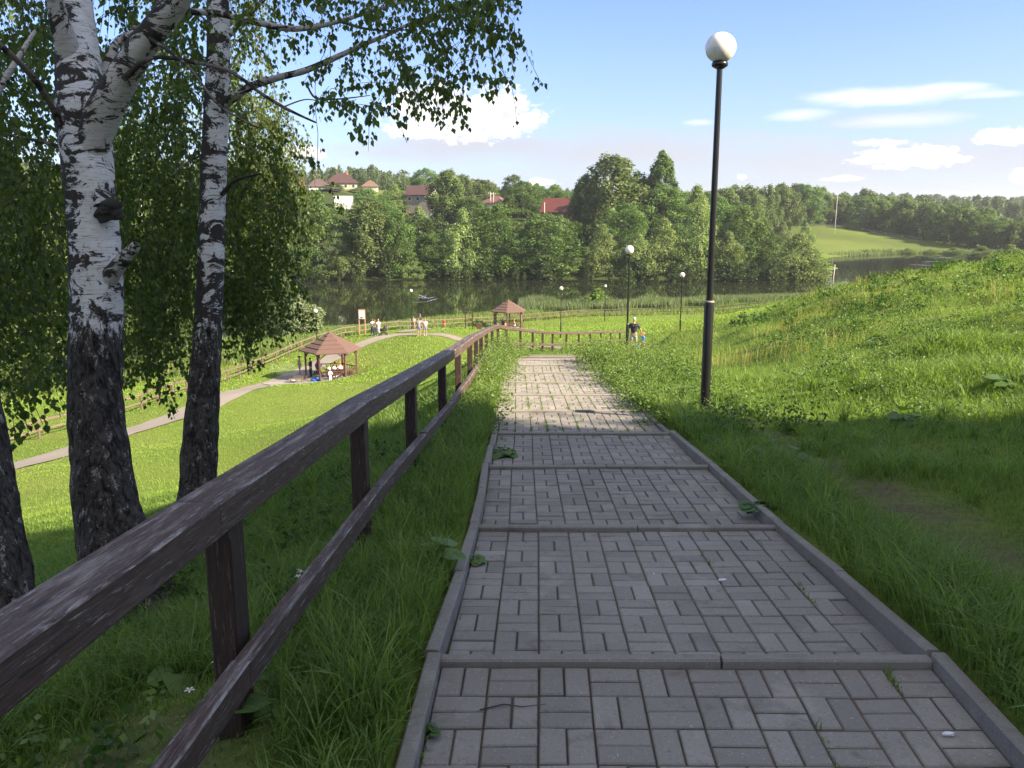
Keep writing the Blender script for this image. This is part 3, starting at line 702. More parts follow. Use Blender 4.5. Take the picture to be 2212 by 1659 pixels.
# ------------------------------------------------------------------ gazebos
def gazebo(loc, rz, label):
    r = thing('gazebo', label, 'gazebo', loc, rz, 'hexagonal picnic gazebos')
    A = [math.radians(60 * i) for i in range(6)]
    # roof in five overlapping tiers
    b = MB(); R0, ze, za = 2.62, 2.50, 3.98; nt = 5
    for k in range(nt):
        f0, f1 = k / nt, (k + 1.12) / nt
        f1 = min(f1, .995)
        for i in range(6):
            a, c = A[i], A[(i + 1) % 6]
            def q(f, ang, dz): return (R0 * (1 - f) * math.cos(ang), R0 * (1 - f) * math.sin(ang), ze + (za - ze) * f + dz)
            d0, d1 = .075, .0
            vs = [q(f0, a, d0), q(f0, c, d0), q(f1, c, d1 + .008), q(f1, a, d1 + .008), q(f0, a, -.02), q(f0, c, -.02), q(f1, c, -.02), q(f1, a, -.02)]
            b._add(vs, [(0, 1, 2, 3), (4, 5, 1, 0), (7, 6, 5, 4)])
    rf = b.build('roof', M['roof'], r)
    b = MB(); b.lathe([(.0, 4.06), (.16, 3.98), (.24, 3.90)], 6); b.build('finial', M['roof'], rf)
    for i in range(6):
        c, s = math.cos(A[i]), math.sin(A[i]); x, y = 2.12 * c, 2.12 * s
        b = MB(); b.beam((x, y, -.1), (x, y, 2.52), .15, .15, .012, up=(c, s, 0)); po = b.build('post', M['gazebo'], r)
        b = MB()
        for sg in (1, -1):
            j = (i + sg) % 6; d = Vector((2.12 * math.cos(A[j]) - x, 2.12 * math.sin(A[j]) - y, 0)).normalized()
            p = Vector((x, y, 0)); b.beam(p + d * .07 + Vector((0, 0, 1.98)), p + d * .28 + Vector((0, 0, 2.18)), .06, .07, .006); b.beam(p + d * .27 + Vector((0, 0, 2.17)), p + d * .55 + Vector((0, 0, 2.42)), .06, .07, .006)
        b.build('brace', M['gazebo'], po)
    b = MB()
    for i in range(6):
        a, c = A[i], A[(i + 1) % 6]; b.beam((2.12 * math.cos(a), 2.12 * math.sin(a), 2.46), (2.12 * math.cos(c), 2.12 * math.sin(c), 2.46), .09, .12, .006)
    b.build('ring_beam', M['gazebo'], r)
    for i in (4, 5, 0, 1):
        a, c = A[i], A[(i + 1) % 6]; p = Vector((2.12 * math.cos(a), 2.12 * math.sin(a), 0)); q = Vector((2.12 * math.cos(c), 2.12 * math.sin(c), 0)); d = (q - p)
        b = MB(); p1, q1 = p + d * .04, q - d * .04
        b.beam(p1 + Vector((0, 0, .95)), q1 + Vector((0, 0, .95)), .12, .06); b.beam(p1 + Vector((0, 0, .18)), q1 + Vector((0, 0, .18)), .06, .06)
        for f in (.04, .3, .5, .7, .96):
            b.beam(p1.lerp(q1, .5 + (f - .5) * .22) + Vector((0, 0, .19)), p1.lerp(q1, f) + Vector((0, 0, .93)), .05, .05, .004)
        b.build('railing_panel', M['gazebo'], r)
    b = MB(); b.lathe([(0, .06), (2.35, .06), (2.4, .03), (2.4, -.5)], 6); b.build('floor', M['concrete'], r)
    return r
gl = at(717, 818, 71); gaz1 = gazebo(gl, math.radians(15), 'nearer brown-roofed hexagonal timber gazebo with people grilling, beside the lower walk')
g2 = at(1098, 709, 115); gaz2 = dup(gaz1, g2, math.radians(25), label='farther brown-roofed gazebo by the lake fence, behind the bend of the handrail')
def table(loc, rz, label):
    r = thing('picnic_table', label, 'table', loc, rz)
    b = MB(); [b.box((0, -.3 + .15 * k, .75), (1.7, .14, .045)) for k in range(5)]; b.build('table_top', M['gazebo'], r)
    for sx in (-.65, .65):
        b = MB(); b.beam((sx, -.3, 0), (sx, .12, .73), .07, .07); b.beam((sx, .3, 0), (sx, -.12, .727), .07, .066); b.build('leg', M['gazebo'], r)
    for sy in (-.72, .72):
        b = MB(); b.box((0, sy, .45), (1.7, .28, .05)); b.beam((-.65, sy, 0), (-.65, sy, .425), .08, .08); b.beam((.65, sy, 0), (.65, sy, .425), .08, .08); b.build('bench', M['gazebo'], r)
    return r
t1 = table(gl + Vector((.35, .1, .06)), math.radians(12), 'picnic table loaded with food inside the nearer gazebo')
t2 = table(g2 + Vector((0, 0, .06)), math.radians(8), 'picnic table with seated people inside the farther gazebo')
cw = simple('white_cloth', (.78, .75, .72), .7, .08); cb = simple('bright_blue_bag', (.03, .16, .62), .45, .2, 4); co = simple('orange_plastic', (.75, .22, .05), .5)
# things on and around the near table
def sack(name, label, cat, loc, size, mat, seed, mouth=True):
    rr = random.Random(seed); b = MB(); n = 14; prof = [(.02, 0), (.46, .02), (.52, .2), (.5, .5), (.36, .78), (.16, .9), (.2, 1.0), (.05, .97)]
    vs = []
    for (r_, z) in prof:
        for k in range(n):
            a = 2 * math.pi * k / n; q = r_ * (1 + rr.uniform(-.12, .12)); vs.append((q * size[0] * math.cos(a), q * size[1] * math.sin(a), z * size[2] * (1 + rr.uniform(-.03, .03))))
    fs = [(i * n + k, i * n + (k + 1) % n, (i + 1) * n + (k + 1) % n, (i + 1) * n + k) for i in range(len(prof) - 1) for k in range(n)]
    b._add(vs, fs, smooth=True); o = b.build(name, mat, None, loc); return tag(o, label, cat)
sack('shopping_bag', 'white carrier bag at the left end of the near gazebo table', 'bag', gl + Vector((-.2, -.18, .84)), (.3, .24, .26), cw, 1)
sack('shopping_bag', 'white carrier bag in the middle of the near gazebo table', 'bag', gl + Vector((.25, -.12, .84)), (.34, .26, .24), cw, 2)
sack('shopping_bag', 'white carrier bag at the right end of the near gazebo table', 'bag', gl + Vector((.75, 0, .84)), (.42, .26, .26), cw, 3)
sack('sports_bag', 'bright blue holdall lying on the ground at the front left of the nearer gazebo', 'bag', gl + Vector((-.95, -1.75, .08)), (.9, .5, .36), cb, 4)
def grill(loc):
    r = thing('charcoal_grill', 'low steel charcoal grill smoking left of the nearer gazebo', 'grill', loc, .2)
    st = simple('sooty_steel', (.12, .11, .10), .55, .3, 6, metal=.6)
    b = MB()
    for (y, sz) in ((-.16, .03), (.16, .03)): b.box((0, y, .52), (.85, .015, .18))
    for x in (-.42, .42): b.box((x, 0, .52), (.015, .30, .18))
    b.box((0, 0, .44), (.82, .30, .02)); b.build('fire_box', st, r)
    for x in (-.38, .38):
        for y in (-.14, .14):
            b = MB(); b.tube([(x, y, 0), (x, y, .44)], .014, 6); b.build('leg', st, r)
    b = MB(); [b.tube([(-.3 + .12 * k, -.28, .63), (-.3 + .12 * k, .22, .63)], .006, 5) for k in range(6)]; b.build('skewers', st, r)
    return r
grill(at(645, 826, 69.2))
b = MB(); b.box((0, 0, .14), (.45, .3, .26), .3); b.box((0, 0, .283), (.47, .32, .02), .3); tag(b.build('cardboard_box', cw, None, at(631, 829, 68.4)), 'pale box on the concrete pad beside the grill', 'box')
b = MB(); b.beam((-.55, 0, .40), (.55, 0, .40), .34, .05); 
bench = thing('low_bench', 'low wooden bench on the concrete pad between the pale box and the grill', 'bench', at(640, 833, 68.0), .1)
b.build('seat', M['fence'], bench)
for x in (-.45, .45):
    b = MB(); b.beam((x, -.12, 0), (x, -.12, .375), .05, .05); b.beam((x, .12, 0), (x, .12, .375), .05, .05); b.build('leg', M['fence'], bench)
# information board by the fence
ib = thing('information_board', 'white notice board in a reddish timber frame at the lakeside fence', 'sign', at(783, 722, 92), math.radians(-8))
wb = simple('notice_white', (.74, .72, .70), .5, .04); pk = M['gazebo']
for x in (-.34, .34):
    b = MB(); b.beam((x, 0, -.2), (x, 0, 2.75), .09, .09); b.build('post', simple('faded_red_timber', (.42, .20, .15), .7), ib)
b = MB(); b.beam((-.38, 0, 2.79), (.38, 0, 2.79), .11, .09); b.build('cap', bpy.data.materials['faded_red_timber'], ib)
b = MB(); b.box((0, -.05, 2.25), (.66, .03, .95)); pn = b.build('panel', wb, ib)
b = MB()
for (x, z, w) in [(-.12, 1.98, .16), (.02, 1.93, .10), (.12, 1.99, .14), (-.02, 1.88, .2)]: b.box((x, -.075, z), (w, .012, .06))
b.build('printed_lines', simple('dark_print', (.12, .11, .11), .6), pn)
# dark timber frame at the fence behind the couple
fr = thing('timber_frame', 'dark brown free standing timber frame behind the couple at the lakeside', 'frame', at(1013, 709, 98), math.radians(-6))
for x in (-.42, .42):
    b = MB(); b.beam((x, 0, -.2), (x, 0, 2.1 if x < 0 else 2.0), .11, .11); b.build('post', M['postwood'], fr)
b = MB(); b.beam((-.36, 0, 2.03), (.36, 0, 2.03), .06, .07); b.build('crossbar', M['fence'], fr)
b = MB(); b.box((.15, 0, 1.2), (.5, .04, .12)); b.box((0, 0, .95), (.74, .04, .1)); b.build('board', M['postwood'], fr)
# small brick-red litter box at the bend
b = MB(); b.box((0, 0, .3), (.6, .5, .55), 0, .03); b.box((0, 0, .62), (.66, .56, .08), 0, .02); b.lathe([(.12, .66), (.16, .7), (.1, .74), (0, .74)], 12)
tag(b.build('litter_box', M['gazebo'], None, at(1035, 708, 96)), 'squat brown timber litter box left of the handrail bend', 'bin')

# ------------------------------------------------------------------ houses on the far hill
def house(name, label, x, yb, s, w, d, h, rh, roofc, wallc, rz, gable=False, win=(3, 1), chim=False, z=None, over=.6):
    p = P(x, yb, s); loc = Vector((p.x, p.y, p.z if z is None else z))
    r = thing(name, label, 'house', loc, rz)
    wm = simple(name + '_wall', wallc, .85, .08, .4); rm = simple(name + '_roof', roofc, .6, .10, .5)
    b = MB(); vs = []
    hw, hd = w / 2, d / 2; b._add([(-hw, -hd, -6), (hw, -hd, -6), (hw, hd, -6), (-hw, hd, -6), (-hw, -hd, h), (hw, -hd, h), (hw, hd, h), (-hw, hd, h)], [(0, 1, 5, 4), (1, 2, 6, 5), (2, 3, 7, 6), (3, 0, 4, 7)])
    if gable: b._add([(hw, -hd, h), (hw, hd, h), (hw, 0, h + rh * .97), (-hw, -hd, h), (-hw, hd, h), (-hw, 0, h + rh * .97)], [(0, 1, 2), (4, 3, 5)])
    b.build('wall', wm, r)
    ow, od = hw + over, hd + over; e = h - .15; top = h + rh
    b = MB()
    if gable:
        R = [(-ow, -od, e), (ow, -od, e), (ow, 0, top), (-ow, 0, top), (-ow, od, e), (ow, od, e)]
        b._add(R + [(q[0], q[1], q[2] - .22) for q in R], [(0, 1, 2, 3), (3, 2, 5, 4), (7, 6, 9, 8), (8, 9, 10, 11), (6, 7, 1, 0), (10, 11, 5, 4)][:4] + [(6, 7, 1, 0), (5, 4, 10, 11), (1, 7, 8, 2), (2, 8, 11, 5), (0, 3, 9, 6), (3, 4, 10, 9)])
    else:
        rl = max(.4, hw - hd) ; R = [(-ow, -od, e), (ow, -od, e), (ow, od, e), (-ow, od, e), (-rl, 0, top), (rl, 0, top)]
        b._add(R + [(q[0], q[1], q[2] - .25) for q in R[:4]], [(0, 1, 5, 4), (2, 3, 4, 5), (1, 2, 5), (3, 0, 4), (6, 7, 1, 0), (7, 8, 2, 1), (8, 9, 3, 2), (9, 6, 0, 3), (9, 8, 7, 6)])
    rf = b.build('roof', rm, r)
    if chim: b = MB(); b.beam((w * .2, d * .1, h + rh * .3), (w * .2, d * .1, h + rh + .7), .7, .7, .03, up=(0, 1, 0)); b.build('chimney', simple('chimney_brick', (.35, .14, .10), .9), rf)
    fm = simple('white_window_frame', (.75, .75, .73), .5); gm = bpy.data.materials.get('window_glass')
    if not gm:
        gm = simple('window_glass', (.03, .04, .05), .08)
    for fl in range(win[1]):
        for i in range(win[0]):
            x0 = -hw + w * (i + .5) / win[0]; z0 = h - 1.5 - 2.8 * fl
            b = MB(); b.beam((x0 - .65, -hd - .02, z0), (x0 + .65, -hd - .02, z0), .08, 1.5); f = b.build('window', fm, r)
            b = MB(); b.beam((x0 - .52, -hd - .045, z0), (x0 + .52, -hd - .045, z0), .06, 1.25); b.build('pane', gm, f)
    return r
maroon = (.060, .030, .030); cream = (.34, .30, .235)
house('hip_roof_house', 'large cream house with a maroon hip roof, highest on the far hill', 738, 402, 330, 12, 9, 1.4, 3.6, maroon, cream, math.radians(12), win=(4, 1), chim=True)
house('outbuilding', 'low building with a dull maroon hip roof just left of the largest house', 688, 405, 322, 8, 6, .6, 2.7, (.08, .05, .05), (.6, .72, .68), math.radians(20), win=(1, 1))
house('gable_house', 'cream house with a purple-brown ridge roof seen side on, middle of the hill', 912, 446, 300, 9.5, 7.5, 4.2, 3.2, (.070, .036, .038), (.30, .27, .22), math.radians(-18), gable=True, win=(3, 1))
house('white_shed', 'plain white flat-sided building low on the hill between two trees', 742, 450, 295, 6.5, 5, 3.6, .7, (.5, .5, .5), (.50, .49, .48), math.radians(15), gable=True, win=(0, 0), over=.15)
house('red_roof_house', 'small house with a steep bright red roof left of the big birch', 1206, 470, 285, 9.5, 7.5, 2.0, 4.6, (.115, .030, .026), (.16, .09, .08), math.radians(-22), gable=True, win=(2, 1))
house('small_orange_house', 'little house with an orange-red roof beside the twin utility poles', 1072, 448, 310, 9, 7, 1.8, 2.4, (.15, .07, .06), (.60, .60, .52), math.radians(-30), gable=False, win=(2, 1))
house('small_cottage', 'small pale cottage with a brown roof right of the largest house', 800, 408, 345, 6, 5, 1.2, 2.2, (.15, .09, .07), (.60, .58, .44), math.radians(5), gable=False, win=(1, 1))
# maroon chimney stack and prop at the left of the village
b = MB(); b.beam((0, 0, -6), (0, 0, 3.6), 1.5, 1.5, .05, up=(0, 1, 0)); b.beam((0, 0, 3.6), (0, 0, 3.85), 1.7, 1.7, .03, up=(0, 1, 0)); tag(b.build('brick_pillar', simple('maroon_brick', (.15, .022, .026), .8), None, P(653, 412, 300)), 'tall maroon brick pillar at the left end of the village', 'pillar')
# wall with a white end pier below the ridge-roof house
wl = thing('garden_wall', 'dark garden wall with a red coping and a white end pier below the ridge-roof house', 'wall', P(912, 464, 283))
b = MB(); b.box((-3, 0, -.6), (9, .25, 2.0)); b.build('wall', simple('dark_brown_boards', (.12, .07, .06), .8), wl)
b = MB(); b.box((-3, 0, .5), (9.2, .4, .18)); b.build('coping', simple('red_coping', (.36, .12, .10), .7), wl)
b = MB(); b.beam((2.1, 0, -3), (2.1, 0, 1.2), .9, .9, .03, up=(0, 1, 0)); b.build('pier', wb, wl)
# utility poles
pm = simple('grey_pole', (.42, .40, .37), .85, .15)
def upole(x, yb, s, h, label, cross=True):
    p = P(x, yb, s); r = thing('utility_pole', label, 'utility pole', (p.x, p.y, p.z))
    b = MB(); b.tube([(0, 0, -6), (0, 0, h)], [.16, .11], 8); b.build('pole', pm, r)
    if cross:
        b = MB(); b.beam((-.9, 0, h - .6), (.9, 0, h - .6), .1, .1); b.build('crossarm', pm, r)
        b = MB(); [b.lathe([(.05, h - .55), (.08, h - .45), (.03, h - .35)], 8, (x_, 0, 0)) for x_ in (-.8, 0, .8)]; b.build('insulators', wb, r)
    return r
upole(1060, 450, 305, 6.0, 'left one of the two grey utility poles standing together in the village')
upole(1066, 452, 300, 6.0, 'right one of the two grey utility poles standing together in the village')
upole(1802, 514, 385, 19.0, 'tall pale power pole standing alone on the meadow across the lake')
upole(1176, 470, 280, 5.0, 'short pale pole at the left gable of the red-roofed house', False)
upole(1311, 0, 1, 0, 'x') if False else None
wire = MB()
def wirec(a, b_, sag):
    pts = [a.lerp(b_, i / 12) - Vector((0, 0, sag * 4 * (i / 12) * (1 - i / 12))) for i in range(13)]; wire.tube(pts, .035, 4, cap=False)
wirec(P(680, 398, 300), P(1060, 420, 305), 2.5); wirec(P(1066, 421, 300), P(1200, 440, 290), 1.5)
wirec(P(700, 406, 300), P(1060, 424, 305), 2.8)
tag(wire.build('power_line', simple('cable', (.25, .25, .25), .6), None), 'thin power cables strung across the village to the twin poles', 'cable')
# meadow fence on the far bank
mf = []
for (x, y, s) in [(1740, 496, 425), (1810, 496, 420), (1855, 500, 410), (1880, 505, 402), (1930, 516, 390), (1990, 528, 380)]: p = P(x, y, s); mf.append((p.x, p.y, g1(p.x, p.y)))
two_rail_fence('pasture_fence', 'thin post and wire fence on the meadow across the lake', mf, 1.2, 8, simple('old_pale_posts', (.45, .43, .38), .9))
# jetty and pole in the water
b = MB(); b.box((0, 0, .35), (2.2, 1.2, .1)); [b.beam((x, y, -1.8), (x, y, .9 if y > 0 else .3), .12, .12, .01, up=(0, 1, 0)) for x in (-.9, .9) for y in (-.5, .5)]; b.beam((-.95, .5, .88), (.95, .5, .88), .08, .08)
p = P(1377, 598, 215); tag(b.build('jetty', M['fence'], None, (p.x, p.y, WATER)), 'little timber jetty at the far shore under the trees', 'jetty')
b = MB(); b.lathe([(.12, -2), (.12, .8), (.05, .9)], 8); p = P(1040, 602, 213); tag(b.build('mooring_post', wb, None, (p.x, p.y, WATER)), 'small white post standing in the water at the far shore', 'post')
b = MB(); b.tube([(0, 0, -.3), (.06, 0, 1.35)], [.03, .022], 6); tag(b.build('stake', pm, None, at(1795, 652, 46)), 'thin pale stake on the crest of the grassy slope above the lake', 'stake')
# swimming birds with their wakes
bm_ = simple('duck_brown', (.10, .075, .055), .8)
def duck(x, y, s, label):
    p = P(x, y, s); k_ = (WATER) / p.z; p = p * k_
    b = MB(); b.ball((0, 0, .06), .17, 1.6, .85, .7, 12, 8); b.tube([(.2, 0, .1), (.27, 0, .24), (.29, 0, .3)], [.06, .045, .05], 8); b.ball((.31, 0, .33), .07, 1.1, .8, .9, 10, 6); b.tube([(.36, 0, .32), (.46, 0, .30)], [.025, .012], 6); b.tube([(-.22, 0, .10), (-.36, 0, .17)], [.06, .015], 6)
    return tag(b.build('duck', bm_, None, (p.x, p.y, WATER)), label, 'duck')
d1 = duck(918, 640, 180, 'brown duck splashing in open water at the head of a white wake')
foam = simple('broken_water', (.24, .28, .34), .35, .3, 3)
rb = MB()
def rip(x0, y0, x1, y1, w):
    def w_(x, y): p = P(x, y, 1); return p * (WATER / p.z)
    a, c = w_(x0, y0), w_(x1, y1); n = 14; vs = []
    pr = Vector((-(c - a).y, (c - a).x, 0)).normalized()
    for i in range(n + 1):
        q = a.lerp(c, i / n); ww = w * .6 * math.sin(math.pi * (i + .35) / (n + .7)) * (1 + random.uniform(-.45, .45)); q = q + pr * random.uniform(-.25, .25)
        vs += [q + pr * ww + Vector((0, 0, .012)), q - pr * ww + Vector((0, 0, .012))]
    rb._add(vs, [(2 * i, 2 * i + 1, 2 * i + 3, 2 * i + 2) for i in range(n)])
for a in [(889, 653, 924, 652, .30), (918, 653, 945, 644, .3), (905, 636, 922, 645, .3), (900, 641, 920, 646, .22), (922, 646, 940, 641, .26), (912, 643, 930, 643, .35), (2010, 558, 2060, 556, .8), (1990, 566, 2050, 564, .9), (1960, 571, 2020, 574, .8), (560, 687, 610, 690, .1)]: rip(*a)
kind(rb.build('water_ripples', foam), 'structure')

sm = MB(); sm.ball((0, 0, 0), 1.0, 1.5, .8, .55, 20, 12)
sm.V = [tuple(Vector(v) * (1 + .3 * mnoise.noise(Vector(v) * 1.5))) for v in sm.V]
smm = bpy.data.materials.new('grill_smoke'); smm.use_nodes = True; nt = smm.node_tree; nt.nodes.clear(); t = node_tree(nt)
tco = nt.nodes.new('ShaderNodeTexCoord'); vo = nt.nodes.new('ShaderNodeVolumePrincipled'); vo.inputs['Color'].default_value = (.8, .86, .95, 1)
t.L.new(t.m('MULTIPLY', t.ramp(t.noise(tco.outputs['Object'], 1.6, 3), [(.42, 0.0), (.7, 1.0)]), .16), vo.inputs['Density'])
oo = nt.nodes.new('ShaderNodeOutputMaterial'); nt.links.new(vo.outputs[0], oo.inputs['Volume'])
kind(tag(sm.build('smoke', smm, None, at(645, 826, 69.2) + Vector((-.9, 0, 1.15))), 'thin bluish smoke drifting left from the grill', 'smoke'), 'stuff')
# ------------------------------------------------------------------ people
SKIN = simple('skin', (.36, .20, .135), .55, .08, 8)
HAIRM = {}
def mat_c(name, c, rough=.8):
    return bpy.data.materials.get(name) or simple(name, c, rough, .12, 12)
def skin_mesh(name, joints, edges, radii, sub=1, root=0):
    me = bpy.data.meshes.new(name); me.from_pydata([tuple(j) for j in joints], edges, []); me.update()
    o = bpy.data.objects.new(name + '_tmp', me); COL.objects.link(o)
    sk = o.modifiers.new('s', 'SKIN'); sk.use_smooth_shade = True
    if sub: sb = o.modifiers.new('u', 'SUBSURF'); sb.levels = sub; sb.render_levels = sub
    if not me.skin_vertices: me.skin_vertices.new()
    for i, r in enumerate(radii):
        sv = me.skin_vertices[0].data[i]; sv.radius = r if isinstance(r, tuple) else (r, r); sv.use_root = (i == root)
    dg = bpy.context.evaluated_depsgraph_get(); ev = o.evaluated_get(dg)
    out = bpy.data.meshes.new_from_object(ev); out.name = name
    bpy.data.objects.remove(o); return out
def person(label, loc, rz, H=1.75, shirt=None, bottom=None, blen='shorts', dress=False, hair=(.05, .03, .02), hairlen=0, cap=None, pose='stand', arms=None, shoes=(.6, .6, .58), skirt=False, sleeves=True, bulk=1.0, group=None, cat='person', stride=0.0):
    k = H / 1.75; r = thing('person', label, cat, loc, rz, group); B = bulk
    # +Y is where the figure faces
    sit = pose == 'sit'
    hz = .50 if sit else .95
    lean = .12 if sit else .0
    J = {'pel': (0, 0, hz), 'wst': (0, lean * .3, hz + .14), 'chs': (0, lean, hz + .36), 'nk0': (0, lean * 1.2, hz + .50), 'nk': (0, lean * 1.3 + .01, hz + .56), 'hd0': (0, lean * 1.4 + .02, hz + .63), 'hd': (0, lean * 1.4 + .03, hz + .72), 'ht': (0, lean * 1.4 + .015, hz + .775)}
    for s, n in ((1, 'r'), (-1, 'l')):
        J['sh' + n] = (.17 * s * B, lean, hz + .46)
        arm = (arms or {}).get(n, 'down')
        if arm == 'down': el, wr, ha = (.235 * s * B, lean - .02, hz + .18), (.25 * s * B, lean + .05, hz - .06), (.25 * s * B, lean + .08, hz - .15)
        elif arm == 'fwd': el, wr, ha = (.24 * s * B, lean + .06, hz + .20), (.15 * s, lean + .30, hz + .24), (.12 * s, lean + .38, hz + .27)
        elif arm == 'out': el, wr, ha = (.30 * s * B, lean + .04, hz + .20), (.38 * s, lean + .12, hz - .02), (.41 * s, lean + .15, hz - .10)
        elif arm == 'up': el, wr, ha = (.29 * s * B, lean + .05, hz + .36), (.34 * s, lean + .12, hz + .58), (.35 * s, lean + .14, hz + .66)
        elif arm == 'hip': el, wr, ha = (.36 * s * B, lean - .05, hz + .22), (.20 * s, lean + .06, hz + .06), (.15 * s, lean + .08, hz + .02)
        elif arm == 'table': el, wr, ha = (.24 * s * B, lean + .12, hz + .24), (.14 * s, lean + .34, hz + .27), (.11 * s, lean + .42, hz + .27)
        J['el' + n], J['wr' + n], J['ha' + n] = el, wr, ha
        J['hp' + n] = (.09 * s, 0, hz - .05)
        st_ = stride * s
        if sit: J['kn' + n], J['an' + n], J['to' + n] = (.11 * s, .42, hz - .02), (.11 * s, .44, .09), (.11 * s, .60, .04)
        else: J['kn' + n], J['an' + n], J['to' + n] = (.10 * s, .02 + st_ * .45, .51), (.105 * s, -.02 + st_ * (.75 if st_ > 0 else 1.2), .09 + (0 if st_ >= 0 else .05)), (.115 * s, .12 + st_ * (.75 if st_ > 0 else 1.1), .04)
    R = {'pel': (.15 * B, .115 * B), 'wst': (.125 * B, .095 * B), 'chs': (.155 * B, .11 * B), 'nk0': (.09, .07), 'nk': (.052, .052), 'hd0': (.062, .072), 'hd': (.078, .098), 'ht': (.055, .065)}
    for n in 'rl': R.update({'sh' + n: .058, 'el' + n: .042, 'wr' + n: .029, 'ha' + n: (.022, .038), 'hp' + n: .088 * B, 'kn' + n: .056, 'an' + n: .038, 'to' + n: (.035, .03)})
    names = list(J); ix = {n: i for i, n in enumerate(names)}
    E = [('pel', 'wst'), ('wst', 'chs'), ('chs', 'nk0'), ('nk0', 'nk'), ('nk', 'hd0'), ('hd0', 'hd'), ('hd', 'ht')]
    for n in 'rl': E += [('chs', 'sh' + n), ('sh' + n, 'el' + n), ('el' + n, 'wr' + n), ('wr' + n, 'ha' + n), ('pel', 'hp' + n), ('hp' + n, 'kn' + n), ('kn' + n, 'an' + n), ('an' + n, 'to' + n)]
    V = [tuple(c * k for c in J[n]) for n in names]
    def rad(n, f=1.0, add=0):
        q = R[n]; q = q if isinstance(q, tuple) else (q, q); return (q[0] * k * f + add, q[1] * k * f + add)
    me = skin_mesh('body', V, [(ix[a], ix[b]) for a, b in E], [rad(n) for n in names]); me.materials.append(SKIN)
    o = link('body', me, r)
    def garment(name, ns, es, col, add=.012, extra=None, f=1.0):
        vs = []; rs = []; ii = {}
        for n in ns:
            if isinstance(n, tuple): nm, pos, rr = n; ii[nm] = len(vs); vs.append(tuple(c * k for c in pos)); rs.append((rr[0] * k, rr[1] * k))
            else: ii[n] = len(vs); vs.append(tuple(c * k for c in J[n])); rs.append(rad(n, f, add))
        m = skin_mesh(name, vs, [(ii[a], ii[b]) for a, b in es], rs); m.materials.append(mat_c(name + '_%d_%d_%d' % tuple(int(c * 255) for c in col), col)); return link(name, m, r)
    mid = lambda a, b, f: tuple(J[a][i] + (J[b][i] - J[a][i]) * f for i in range(3))
    if shirt:
        ns = ['pel', 'wst', 'chs', 'nk0']; es = [('pel', 'wst'), ('wst', 'chs'), ('chs', 'nk0')]
        for n in 'rl':
            ns += ['sh' + n]; es += [('chs', 'sh' + n)]
            if sleeves: ns += [('sl' + n, mid('sh' + n, 'el' + n, .75 if sleeves is True else 1.0), (.062, .062))]; es += [('sh' + n, 'sl' + n)]
            if sleeves == 'long': ns += [('wl' + n, mid('el' + n, 'wr' + n, .95), (.042, .042))]; es += [('sl' + n, 'wl' + n)]
        garment('shirt', ns, es, shirt)
    if bottom and not skirt:
        f = {'shorts': .85, 'long': 1.0}[blen]
        ns = ['pel', ('wb', mid('pel', 'wst', .5), (.14 * B, .11 * B))]; es = [('pel', 'wb')]
        for n in 'rl':
            ns += ['hp' + n, ('k' + n, mid('hp' + n, 'kn' + n, f), (.078, .078))]; es += [('pel', 'hp' + n), ('hp' + n, 'k' + n)]
            if blen == 'long': ns += [('a' + n, mid('kn' + n, 'an' + n, .93), (.055, .06))]; es += [('k' + n, 'a' + n)]
        garment('trousers' if blen == 'long' else 'shorts', ns, es, bottom, .014)
    if skirt:
        L = .42 if skirt == 'long' else .25
        b = MB(); zt = (hz + .1) * k; prof = [(.14, zt), (.18, zt - .12 * k), (.20, zt - .3 * k), (.24, zt - L * 1.9 * k), (.22, zt - L * 1.9 * k), (.12, zt - .2 * k)]
        b.lathe([(q * k * (1 if i else 1), z) for i, (q, z) in enumerate(prof)], 16); b.build('skirt', mat_c('skirt_%d' % int(bottom[0] * 255), bottom), r)
    for n in 'rl':
        a, c = Vector(J['an' + n]) * k, Vector(J['to' + n]) * k; b = MB(); b.tube([(a.x, a.y - .05, c.z), (a.x, a.y, c.z + .01), (c.x, c.y, c.z), (c.x, c.y + .05, c.z - .01)], [.03, .05, .045, .02], 8, squash=.9); b.build('shoe', mat_c('shoe_%d' % int(shoes[0] * 255), shoes), r)
    hd = Vector(J['hd']) * k
    b = MB(); b.ball(hd + Vector((0, -.016, .028)) * k, .098 * k, .9, 1.05, .95, 14, 10)
    if hairlen: b.tube([hd + Vector((0, -.05, .02)), hd + Vector((0, -.08, -.10)), hd + Vector((0, -.08, -.10 - hairlen))], [.08, .075, .03], 10)
    b.V = [(x, min(y, hd.y + .058 * k), z) for (x, y, z) in b.V]
    b.build('hair', mat_c('hair_%d_%d' % (int(hair[0] * 255), int(hair[1] * 255)), hair), r)
    fc = MB()
    for sx in (-.032, .032): fc.ball(hd + Vector((sx, .082, .0)) * k, .011 * k, n=6, m=4)
    fc.build('eyes', mat_c('eye_dark', (.03, .02, .02)), r)
    b = MB(); b.tube([hd + Vector((0, .085, .0)) * k, hd + Vector((0, .112, -.03)) * k], [.009 * k, .015 * k], 6)
    for sx in (-.083, .083): b.ball(hd + Vector((sx, 0, -.005)) * k, .02 * k, .4, .8, 1.2, 6, 5)
    b.build('nose_and_ears', SKIN, r)
    if cap:
        b = MB(); b.ball(hd + Vector((0, -.005, .055)) * k, .105 * k, .95, 1.08, .75, 14, 8); b.V = [(x, y, max(z, hd.z + .03 * k)) for (x, y, z) in b.V]
        b.beam(hd + Vector((0, .07, .045)) * k, hd + Vector((0, .17, .035)) * k, .14 * k, .012, .004); b.build('cap', mat_c('cap_%d' % int(cap[0] * 255), cap), r)
    return r
D = math.radians
